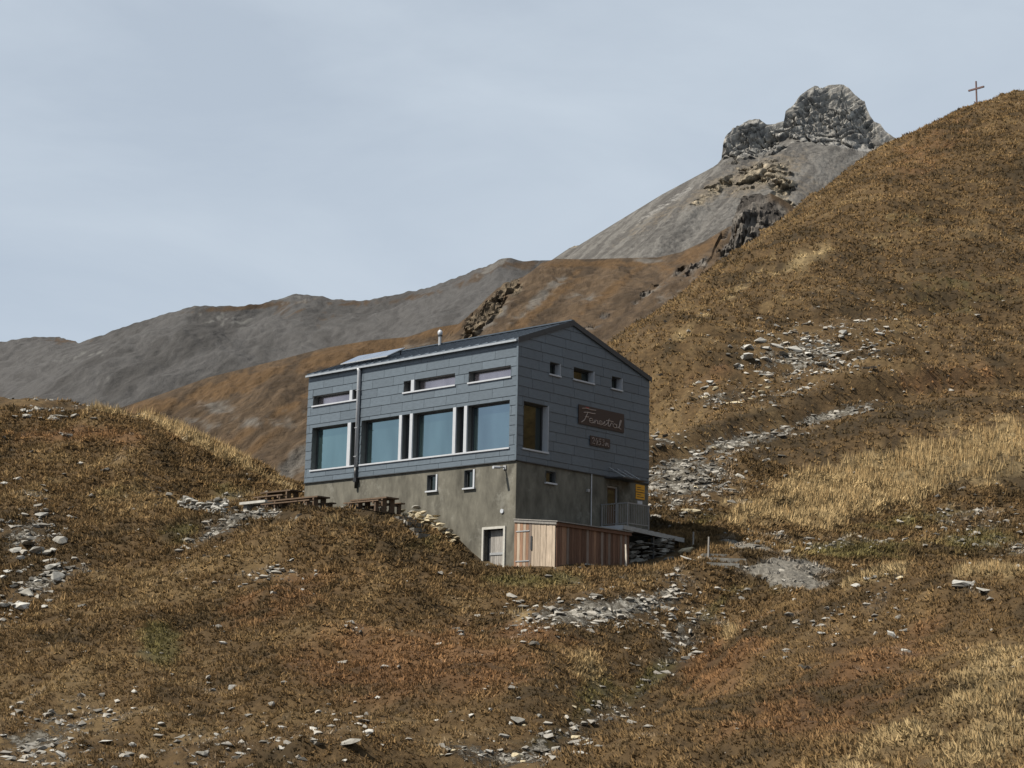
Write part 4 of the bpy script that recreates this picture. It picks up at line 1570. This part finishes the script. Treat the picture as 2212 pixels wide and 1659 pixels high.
long_win(LOP[0], [('pane', 10.26, 12.70), ('post', 10.05, 10.26), ('pane', 9.73, 10.05)], M_glass)
long_win(LOP[1], [('pane', 6.92, 9.36), ('post', 6.75, 6.92), ('pane', 6.25, 6.75), ('post', 6.08, 6.25), ('pane', 3.63, 6.08), ('post', 3.46, 3.63),
                  ('pane', 2.98, 3.46), ('post', 2.81, 2.98), ('pane', .41, 2.81)], M_glass)
long_win(LOP[2], [('pane', 10.22, 12.74), ('post', 10.04, 10.22), ('pane', 9.69, 10.04)], M_glass_p)
long_win(LOP[3], [('pane', 6.25, 6.72), ('post', 6.06, 6.25), ('pane', 3.60, 6.06)], M_glass_p)
long_win(LOP[4], [('pane', .39, 2.78)], M_glass_p)
for op in GOP:
    window(gfn, False, *op, [('pane', op[0] + .01, op[1] - .02)], M_glass_d, jamb=M_white)
for op in BLO[:2]:
    window(lfn, True, *op, [('pane', op[0] + .12, op[1] - .01)], M_glass_d, rec=.16)
    MB(SC).box(-.01, .1, op[0], op[0] + .09, op[2], op[3]).build('shutter_strip', M_white, HUT)
window(gfn, False, *BGO[0], [('pane', BGO[0][0] + .01, BGO[0][1] - .01)], M_glass_d, rec=.16)

# cellar door in the long wall
M_wgrey = plain('weathered_grey_wood', (.25, .235, .215), rough=.85, var=.3, scale=5, stretch=(6, 6, .6), objvar=.2)
DR = link('door', None, HUT)
mb = MB(SC)
mb.box(-.03, .16, .50, .60, -4.4, -2.66)
mb.box(-.03, .16, 1.70, 1.79, -4.4, -2.66)
mb.box(-.03, .16, .60, 1.70, -2.76, -2.66)
mb.build('door_surround', plain('cement_trim', (.42, .41, .37), rough=.9, var=.15), DR)
for k in range(6):
    MB(SC).box(.20, .23, .80 + k * .115, .80 + k * .115 + .108, -4.35, -2.80).build('plank', M_wgrey, DR)
mb = MB(SC)
mb.box(.17, .24, .62, .79, -4.35, -2.77)
mb.box(.17, .21, .79, 1.50, -3.80, -3.70)
mb.build('door_rail', M_galv, DR)
MB(SC).box(.12, .17, .70, .78, -3.62, -3.58).build('door_handle', M_galv, DR)
MB(SC).box(.24, .30, .62, 1.69, -4.4, -2.77).build('door_back', M_dark, DR)

# entrance door, canopy and its rods on the gable
DG = link('door', None, HUT)
mb = MB(SC)
mb.box(5.95, 6.03, .12, .22, -2.26, -.37)
mb.box(6.65, 6.73, .12, .22, -2.26, -.37)
mb.box(6.03, 6.65, .12, .22, -.45, -.37)
mb.build('door_frame', M_galv, DG)
MB(SC).box(6.03, 6.65, .16, .20, -2.26, -.45).build('door_leaf', plain('brown_door', (.06, .035, .02), rough=.5), DG)
MB(SC).box(6.12, 6.56, .153, .163, -1.25, -.55).build('pane', M_glass_d, DG)
MB(SC).box(6.58, 6.61, .08, .16, -1.42, -1.38).build('door_handle', M_galv, DG)
CN = link('canopy', None, HUT)
mb = MB(SC)
mb.hexa([(5.72, -1.0, -.16), (7.45, -1.0, -.16), (7.45, .02, -.10), (5.72, .02, -.10), (5.72, -1.0, -.10), (7.45, -1.0, -.10), (7.45, .02, -.04), (5.72, .02, -.04)])
mb.build('canopy_slab', M_dark, CN)
for xk in (6.0, 6.5, 7.0):
    MB(SC).tube([(xk, -.045, .38), (xk, -.92, -.10)], .022, 8).build('tie_rod', M_galv, CN)
MB(SC).tube([(4.8, -.02, -.02), (4.8, -.02, -2.4)], .03, 8).build('conduit', M_galv, HUT)
MB(SC).box(4.53, 4.65, -.06, .03, -.82, -.70).build('junction_box', M_galv, HUT)
MB(SC).tube([(-.02, .72, -2.05), (.05, .72, -2.05)], .09, 12).build('vent_cap', M_white, HUT)


# ------------------------------------------------------------------ signs and lamp (things of their own)
def hut_thing(name, label, cat, x=0, y=0, z=0, group=None):
    return link(name, None, loc=tuple(hutw(x, y, z)), rotz=YAW, label=label, cat=cat, group=group)


def rel(mb_, x, y, z):
    mb_.v = [(a - x, b - y, c - z) for a, b, c in mb_.v]
    return mb_


M_sign = plain('sign_wood', (.035, .017, .011), rough=.55, var=.25, scale=4, stretch=(1, 1, 6))
M_letter = plain('sign_letter', (.36, .29, .25), rough=.6)
M_red = plain('sign_red', (.30, .03, .02), rough=.6)


def strokes_to(mb_, S, ox, oz, sx, sz, y, r):
    for st_ in S:
        pts = [(ox + p[0] * sx, y, oz + p[1] * sz) for p in st_]
        mb_.tube(pts, r, 6)


def arc(cx, cy, rx, ry, a0, a1, n=9):
    return [(cx + rx * math.cos(rad(a0 + (a1 - a0) * i / (n - 1))), cy + ry * math.sin(rad(a0 + (a1 - a0) * i / (n - 1)))) for i in range(n)]


# "Fenestral" in a joined hand, unit: x-height 1
FEN = [
    [(.1, 2.75), (.7, 2.95), (1.6, 2.85), (2.3, 2.95)],                                   # long roof stroke over the F
    [(1.0, 2.15), (.75, 1.2), (.45, .3), (.0, -.25)],
    [(.35, 1.95), (1.0, 2.15), (1.7, 2.1), (2.2, 2.2)],
    [(.55, 1.1), (1.15, 1.15)],
    [(1.25, .45)] + arc(1.55, .5, .32, .5, 0, 300) + [(2.0, .2)],
    [(2.0, .2), (2.15, .85), (2.1, .05), (2.35, .8), (2.6, .75), (2.6, .1), (2.8, .15)],
    [(2.8, .35)] + arc(3.1, .45, .28, .42, 0, 300) + [(3.5, .3)],
    [(3.5, .3), (3.8, 1.0), (3.75, .5), (3.9, .15), (3.55, .0)],
    [(3.9, .2), (4.2, .6), (4.5, 1.7), (4.35, .6), (4.35, .1), (4.6, .1)],
    [(4.0, 1.2), (4.5, 1.3), (5.2, 1.25)],
    [(4.6, .1), (4.85, .95), (5.0, .8), (5.1, .75)],
    arc(5.45, .45, .3, .42, 20, 340) + [(5.75, .9), (5.75, .15), (6.0, .15)],
    [(6.0, .15), (6.35, .9), (6.55, 2.0), (6.4, 2.0), (6.2, .9), (6.25, .1), (6.5, .0)],
]
NUM = [
    [(0, 1.0), (.2, 1.3), (.5, 1.2), (.45, .8), (.0, 0), (.6, .05)],                       # 2
    [(1.1, 1.3), (.75, .45), (1.35, .5)], [(1.25, .9), (1.1, -.1)],                       # 4
    [(2.2, 1.3), (1.75, 1.25), (1.65, .75), (2.0, .8), (2.1, .4), (1.85, 0), (1.5, .05)],  # 5
    [(2.5, 1.2), (2.9, 1.3), (2.95, 1.0), (2.65, .7), (2.95, .5), (2.8, .05), (2.4, .05)],  # 3
    [(3.3, .0), (3.4, .7), (3.55, .75), (3.6, .0), (3.7, .7), (3.9, .75), (3.92, .0), (4.15, .1)],  # m
]
SG = hut_thing('name_sign', 'dark brown board with the script lettering Fenestral on the gable', 'sign', 3.83, -.05, 2.03)
rel(MB(SC).box(3.83, 6.93, -.075, -.046, 2.03, 2.86), 3.83, -.05, 2.03).build('board', M_sign, SG)
mb = MB(SC)
strokes_to(mb, FEN, 4.00, 2.16, .415, .20, -.085, .018)
rel(mb, 3.83, -.05, 2.03).build('lettering', M_letter, SG)
rel(MB(SC).box(4.28, 4.5, -.083, -.075, 2.73, 2.81), 3.83, -.05, 2.03).build('red_mark', M_red, SG)
SG = hut_thing('height_sign', 'small dark board with script number 2453m below the name board', 'sign', 4.62, -.05, 1.2)
rel(MB(SC).box(4.62, 5.97, -.075, -.046, 1.2, 1.62), 4.62, -.05, 1.2).build('board', M_sign, SG)
mb = MB(SC)
strokes_to(mb, NUM, 4.74, 1.28, .27, .20, -.085, .014)
rel(mb, 4.62, -.05, 1.2).build('lettering', M_letter, SG)
M_yel = plain('sign_yellow', (.60, .29, .012), rough=.5, var=.06)
M_ink = plain('sign_ink', (.02, .02, .02), rough=.6)
for (z0, z1, lab) in ((-.44, -.12, 'upper yellow hiking sign by the entrance corner'), (-.76, -.48, 'lower yellow hiking sign by the entrance corner')):
    SG = hut_thing('trail_sign', lab, 'sign', 7.9, 0, z0, 'yellow hiking signs')
    rel(MB(SC).box(7.9, 8.52, .0, .028, z0, z1), 7.9, 0, z0).build('plate', M_yel, SG)
    mb = MB(SC)
    for i in range(2):
        mb.box(7.97, 8.02 + .22 * (2 - i), -.004, 0, z0 + .08 + i * .1, z0 + .11 + i * .1)
    rel(mb, 7.9, 0, z0).build('print', M_ink, SG)
SG = hut_thing('notice', 'small white notice below the yellow hiking signs', 'sign', 8.02, 0, -.98)
rel(MB(SC).box(8.02, 8.36, .0, .028, -.98, -.84), 8.02, 0, -.98).build('notice_plate', M_white, SG)

LP = hut_thing('wall_lamp', 'white arm lamp on the concrete wall near the corner', 'lamp', .03, .62, -.26)
rel(MB(SC).box(-.02, .03, .54, .70, -.34, -.18), .03, .62, -.26).build('wall_plate', M_galv, LP)
rel(MB(SC).tube([(.0, .62, -.26), (-.2, .62, -.28), (-.45, .64, -.31)], [.03, .035, .035], 8), .03, .62, -.26).build('arm', M_galv, LP)
rel(MB(SC).tube([(-.30, .63, -.30), (-.66, .65, -.33)], .06, 10), .03, .62, -.26).build('lamp_tube', M_white, LP, smooth=False)

# ------------------------------------------------------------------ woodshed against the gable
SH = hut_thing('woodshed', 'lean-to woodshed of weathered boards against the gable', 'shed', 0, -1.1, -4.4)
shrel = lambda mb_: rel(mb_, 0, -1.1, -4.4)


def wood(name, c, ov=.28):
    return plain(name, c, rough=.85, var=.30, scale=3.5, stretch=(7, 7, .5), objvar=ov, spec=.2)


M_wsun = wood('boards_sunlit', (.40, .325, .25), .18)  # sunlight on the shed's left side is put into this board colour
M_wred = wood('boards_red', (.26, .155, .10), .22)
M_wshade = wood('boards_shaded', (.145, .082, .055), .25)  # boards of the sides away from the sun, shade mixed into the brown
M_wgr = wood('boards_greyed', (.19, .15, .125), .2)
n = 14
for k in range(n):
    ya = -.02 - k * (2.18 / n)
    yb = ya - 2.18 / n + .012
    zt = -2.46 - .20 * (-(ya + yb) / 2) / 2.2
    o = random.uniform(0, .014)
    mt = M_wred if k in (0, 2, 4) else (M_wgr if k in (5,) else M_wsun)
    shrel(MB(SC).box(-.02 - o, .01, yb, ya, -4.75, zt)).build('plank', mt, SH)
n = 30
for k in range(n):
    xa = .03 + k * (4.6 / n)
    xb = xa + 4.6 / n - .012
    o = random.uniform(0, .018)
    mt = random.choice([M_wshade, M_wshade, M_wshade, M_wgr, M_wred]) if not (8 <= k <= 10) else M_wshade
    shrel(MB(SC).box(xa, xb, -2.22 - o, -2.19, -4.75, -2.70)).build('plank', mt, SH)
for k in range(14):
    ya = -.0 - k * (2.18 / 14)
    zt = -2.50 - .20 * -ya / 2.2
    shrel(MB(SC).box(4.61, 4.64, ya - 2.18 / 14 + .012, ya, -4.75, zt)).build('plank', M_wshade, SH)
mb = MB(SC)
mb.hexa([(-.10, -2.36, -2.66), (4.72, -2.36, -2.66), (4.72, .0, -2.44), (-.10, .0, -2.44), (-.10, -2.36, -2.62), (4.72, -2.36, -2.62), (4.72, .0, -2.40), (-.10, .0, -2.40)])
RF = shrel(mb).build('shed_roof', M_wgrey, SH)
shrel(MB(SC).box(-.05, 4.70, -2.30, -2.25, -2.80, -2.67)).build('fascia', M_wshade, SH)
mb = MB(SC)
mb.hexa([(-.075, -2.28, -2.76), (-.04, -2.28, -2.76), (-.04, -.02, -2.55), (-.075, -.02, -2.55), (-.075, -2.28, -2.66), (-.04, -2.28, -2.66), (-.04, -.02, -2.45), (-.075, -.02, -2.45)])
shrel(mb).build('bargeboard', M_wgrey, SH)
for z in (-2.95, -4.15):
    shrel(MB(SC).box(-.055, -.036, -.85, -.12, z, z + .04)).build('hinge', M_galv, SH)
shrel(MB(SC).box(-.07, -.036, -1.0, -.93, -3.7, -3.15)).build('handle', M_dark, SH)

# pole leaning on the shed
P = hutw(3.75, -2.75, -4.2)
mb = MB(1)
mb.tube([(0, 0, -.3), (.02, .05, .5), (.0, .12, 1.05)], [.055, .05, .04], 8)
mb.build('leaning_pole', plain('bleached_wood', (.50, .45, .38), rough=.85, var=.2), loc=tuple(P), label='bleached pole leaning on the shaded boards of the woodshed', cat='pole')

# ------------------------------------------------------------------ entrance platform and railing
M_deck = plain('deck_concrete', (.30, .30, .29), rough=.85, var=.15)
M_steel = plain('railing_steel', (.26, .265, .27), rough=.5, metal=.4)
PF = hut_thing('entrance_platform', 'grey raised platform leading from the path to the entrance door', 'platform', 5.2, -1.5, -2.45)
prel = lambda mb_: rel(mb_, 5.2, -1.5, -2.45)
for k in range(10):
    xa = 5.2 + k * .42
    prel(MB(SC).box(xa, xa + .405, -1.46, .0, -2.30 - .02 * k, -2.25 - .02 * k)).build('plank', M_deck, PF)
mb = MB(SC)
mb.hexa([(5.16, -1.52, -2.44), (9.42, -1.52, -2.64), (9.42, -1.465, -2.64), (5.16, -1.465, -2.44), (5.16, -1.52, -2.27), (9.42, -1.52, -2.45), (9.42, -1.465, -2.45), (5.16, -1.465, -2.27)])
prel(mb).build('edge_beam', M_deck, PF)
prel(MB(SC).box(5.14, 5.195, -1.46, .0, -2.45, -2.26)).build('end_beam', M_white, PF)
for xk, z in ((5.5, -4.6), (7.3, -4.3)):
    prel(MB(SC).box(xk, xk + .1, -1.42, -1.32, z, -2.45)).build('post', M_dark, PF)
RL = hut_thing('railing', 'grey steel bar railing round the entrance platform', 'railing', 5.5, -1.5, -2.25)
rrel = lambda mb_: rel(mb_, 5.5, -1.5, -2.25)
rt_, rb_ = -1.28, -2.14
mb = MB(SC)
mb.bar((5.5, .0, rt_), (5.5, -1.44, rt_), .045, .045)
rrel(mb).build('handrail', M_steel, RL)
rrel(MB(SC).bar((5.5, -1.44, rt_), (6.95, -1.44, rt_), .045, .045)).build('handrail', M_steel, RL)
rrel(MB(SC).bar((5.5, .0, rb_), (5.5, -1.44, rb_), .03, .03)).build('lower_rail', M_steel, RL)
rrel(MB(SC).bar((5.5, -1.44, rb_), (6.95, -1.44, rb_), .03, .03)).build('lower_rail', M_steel, RL)
for (a, b) in ((5.5, -.04), (5.5, -1.44), (6.95, -1.44), (5.5, -.9)):
    rrel(MB(SC).box(a - .025, a + .025, b - .025, b + .025, -2.30, rt_)).build('post', M_steel, RL)
for k in range(1, 11):
    b = -.04 - k * .127
    rrel(MB(SC).box(5.493, 5.507, b - .007, b + .007, rb_, rt_)).build('bar', M_steel, RL)
for k in range(1, 12):
    a = 5.5 + k * .121
    rrel(MB(SC).box(a - .007, a + .007, -1.447, -1.433, rb_, rt_)).build('bar', M_steel, RL)


# ------------------------------------------------------------------ dry-stone walls
def stone_wall(name, label, pts, hfun, mks, size=.34, depth=.5):
    """courses of stones between path points (world x, y) from the ground up"""
    pts = [np.array(p, float) for p in pts]
    root = link(name, None, loc=tuple(pts[0]), label=label, cat='wall')
    seg = [np.linalg.norm(b[:2] - a[:2]) for a, b in zip(pts[:-1], pts[1:])]
    tot = sum(seg)
    s_ = 0.0
    n_ = 0
    while s_ < tot:
        d_, i = s_, 0
        while i < len(seg) - 1 and d_ > seg[i]:
            d_ -= seg[i]
            i += 1
        p = pts[i] + (pts[i + 1] - pts[i]) * (d_ / seg[i])
        dr = (pts[i + 1] - pts[i])[:2]
        ang = math.atan2(dr[1], dr[0])
        hh = hfun(s_ / tot)
        z = 0
        while z < hh:
            sz = size * random.uniform(.75, 1.3)
            q = p + np.array([random.uniform(-.12, .12), random.uniform(-.12, .12), z + sz * .2]) - pts[0]
            o = link('stone', SV[random.choice(mks), random.randrange(7)], root)
            o.location = tuple(q)
            o.rotation_euler = (random.uniform(-.15, .15), random.uniform(-.15, .15), ang + random.uniform(-.25, .25))
            o.scale = (sz * 1.25, depth, sz * .85)
            z += sz * .45
            n_ += 1
        s_ += size * random.uniform(.75, 1.05)
    return n_


def gpt(x, y, dz=0.0):
    p = hutw(x, y, 0)
    p[2] = bil(ZG, p[0:1], p[1:2])[0] + dz
    return p


stone_wall('dry_stone_wall', 'pale yellowish dry-stone wall curving down beside the concrete base',
           [gpt(-.35, 6.1), gpt(-.55, 5.4), gpt(-.75, 4.5), gpt(-.7, 3.6), gpt(-.4, 2.8)], lambda t: .22 + .45 * math.sin(t * 3.0) * random.uniform(.5, 1.2), 'ccgc', .36, .45)
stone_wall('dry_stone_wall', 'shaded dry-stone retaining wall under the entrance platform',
           [hutw(5.0, -.7, -4.5), hutw(6.3, -1.0, -4.25), hutw(7.6, -1.35, -3.9), hutw(8.6, -1.6, -3.5)], lambda t: 1.75 - .75 * t, 'dgd', .42, .5)  # mostly dark stones, painting in the shade below the platform
stone_wall('dry_stone_wall', 'pale rubble wall at the left end of the terrace',
           [gpt(-3.2, 18.0), gpt(-3.4, 16.4), gpt(-3.6, 15.0), gpt(-3.8, 13.8)], lambda t: .5 + .1 * math.sin(t * 9), 'wgwg', .38, .5)
for px, py, sz, mk, fl, wd, lab in (
        (1482, 1193, .95, 'c', .7, 1.3, 'large pale boulder at the end of the platform wall'),
        (1500, 1212, .8, 'g', .4, 1.7, 'flat stone slab below the pale boulder by the platform'),
        (1446, 1208, .7, 'd', .6, 1.2, 'dark stone at the foot of the platform wall')):
    put_stone('boulder', px, py, sz, mk, fl, lab, wide=wd)
# steps of rough slabs at the path
stp = link('stone_steps', None, loc=tuple(hit([1560], [1222], ZG)[0]), label='rough concrete slab steps beside the gravel path', cat='steps')
for k, (dx, dy, dz, sx, sy) in enumerate(((0, 0, .0, 1.5, .5), (.3, .75, .28, 1.7, .6), (.2, 1.5, .52, 1.9, .6))):
    mb = MB(1)
    mb.hexa([(dx - sx / 2, dy - sy / 2, dz - .35), (dx + sx / 2, dy - sy / 2 + .1, dz - .35), (dx + sx / 2 - .1, dy + sy / 2, dz - .35), (dx - sx / 2, dy + sy / 2, dz - .35),
             (dx - sx / 2 + .05, dy - sy / 2, dz + .12), (dx + sx / 2, dy - sy / 2 + .12, dz + .10), (dx + sx / 2 - .12, dy + sy / 2, dz + .13), (dx - sx / 2, dy + sy / 2, dz + .12)])
    mb.build('step', M_stone, stp)
for px, py, h_, lab in ((1530, 1205, .95, 'grey wooden stake beside the boulders at the platform end'),
                        (1497, 1180, .7, 'short dark stake at the end of the platform')):
    q = hit([px], [py], ZG)[0]
    mb = MB(1)
    mb.tube([(0, 0, -.2), (.03, .02, h_)], [.05, .04], 7)
    mb.build('stake', M_wgrey, loc=tuple(q), label=lab, cat='stake')

# stone steps down from the terrace
st0 = link('stone_steps', None, loc=tuple(gpt(-1.5, 5.0)), label='dark stone steps descending from the terrace beside the pale wall', cat='steps')
for k in range(5):
    p = gpt(-1.45 - .08 * k, 4.95 - .36 * k, .03) - np.array(st0.location)
    mb = MB(1)
    c, s_ = GV * random.uniform(.35, .5), DV * .16
    z = p[2]
    q = [p - c - s_, p + c - s_, p + c + s_, p - c + s_]
    mb.hexa([(a[0], a[1], z - .18) for a in q] + [(a[0], a[1], z + .05) for a in q])
    mb.build('step', M_stone_d, st0)
q0 = hit([334], [1080], ZG)[0]
st1 = link('earth_steps', None, loc=tuple(q0), label='short flight of dark timber steps on the left knoll', cat='steps')
for k in range(5):
    q = hit([334], [1086 - 8 * k], ZG)[0] - q0
    MB(1).box(q[0] - .38, q[0] + .38, q[1] - .10, q[1] + .1, q[2] - .15, q[2] + .05).build('step', plain('old_timber', (.04, .03, .02)) if 'old_timber' not in MATS else MATS['old_timber'], st1)

# ------------------------------------------------------------------ picnic tables on the terrace
M_tab = wood('table_wood', (.105, .072, .048), .2)


def picnic(label, x, y, ang, ln, h=.6, dz=0.0):
    t = link('picnic_table', None, loc=tuple(gpt(x, y, dz)), rotz=YAW + ang, label=label, cat='picnic table', group='picnic tables on the terrace')
    for k in range(4):
        MB(1).box(-.40 + k * .205, -.40 + k * .205 + .195, -ln / 2, ln / 2, h - .07 + .004 * (k % 2), h + .004 * (k % 2)).build('top_plank', M_tab, t)
    for s_ in (-1, 1):
        MB(1).box(s_ * .72 - .14, s_ * .72 + .14, -ln / 2 + .05, ln / 2 - .05, h * .52, h * .52 + .06).build('bench', M_tab, t)
        yk = s_ * (ln / 2 - .42)
        MB(1).box(-.86, .86, yk - .05, yk + .05, h * .52 - .11, h * .52 - .002).build('crossbeam', M_tab, t)
        for sx in (-1, 1):
            MB(1).box(sx * .25 - .14, sx * .25 + .14, yk - .16, yk - .06, -.2, h - .075).build('leg', M_tab, t)
            MB(1).box(sx * .72 - .1, sx * .72 + .1, yk - .16, yk - .06, -.2, h * .52 - .004).build('bench_leg', M_tab, t)
    return t


picnic('brown picnic table standing alone before the concrete wall', -1.5, 6.75, 0.0, 2.5, .50)
picnic('long brown picnic table at the left end of the terrace', -2.1, 11.0, 0.0, 3.7, .58)
picnic('brown picnic table half hidden behind the hut corner', .2, 15.0, 0.0, 2.4, .72, .25)
sb = link('stone_bench', None, loc=tuple(gpt(-1.4, 14.6, .0)), rotz=YAW, label='pale grey stone slab table between the picnic tables', cat='slab table')
MB(1).hexa([(-.5, -1.1, .42), (.45, -1.05, .42), (.5, 1.1, .42), (-.45, 1.0, .42), (-.5, -1.1, .54), (.45, -1.05, .55), (.5, 1.1, .54), (-.45, 1.0, .55)]).build('slab', M_stone_w, sb)
for s_ in (-1, 1):
    MB(1).box(-.3, .3, s_ * .7 - .15, s_ * .7 + .15, -.15, .42).build('support', M_stone, sb)

# ------------------------------------------------------------------ summit cross
q = hit([2110], [225], ZG)[0]
if np.isnan(q[0]):
    q = at(2110, 224, 231)
q[2] = bil(ZG, q[0:1], q[1:2])[0]
CR = link('summit_cross', None, loc=tuple(q), rotz=rad(-46), label='tall thin wooden cross on the hilltop against the sky', cat='cross')
M_cross = plain('cross_wood', (.10, .055, .05), rough=.8, var=.2)
MB(1).box(-.09, .09, -.09, .09, -.5, 3.45).build('upright', M_cross, CR)
MB(1).box(-1.25, 1.25, -.12, .10, 2.16, 2.40).build('crossbar', M_cross, CR)
for sx in (-1, 1):
    MB(1).box(sx * 1.27 - .02, sx * 1.27 + .02, -.11, .09, 2.17, 2.39).build('end_cap', M_dark, CR)
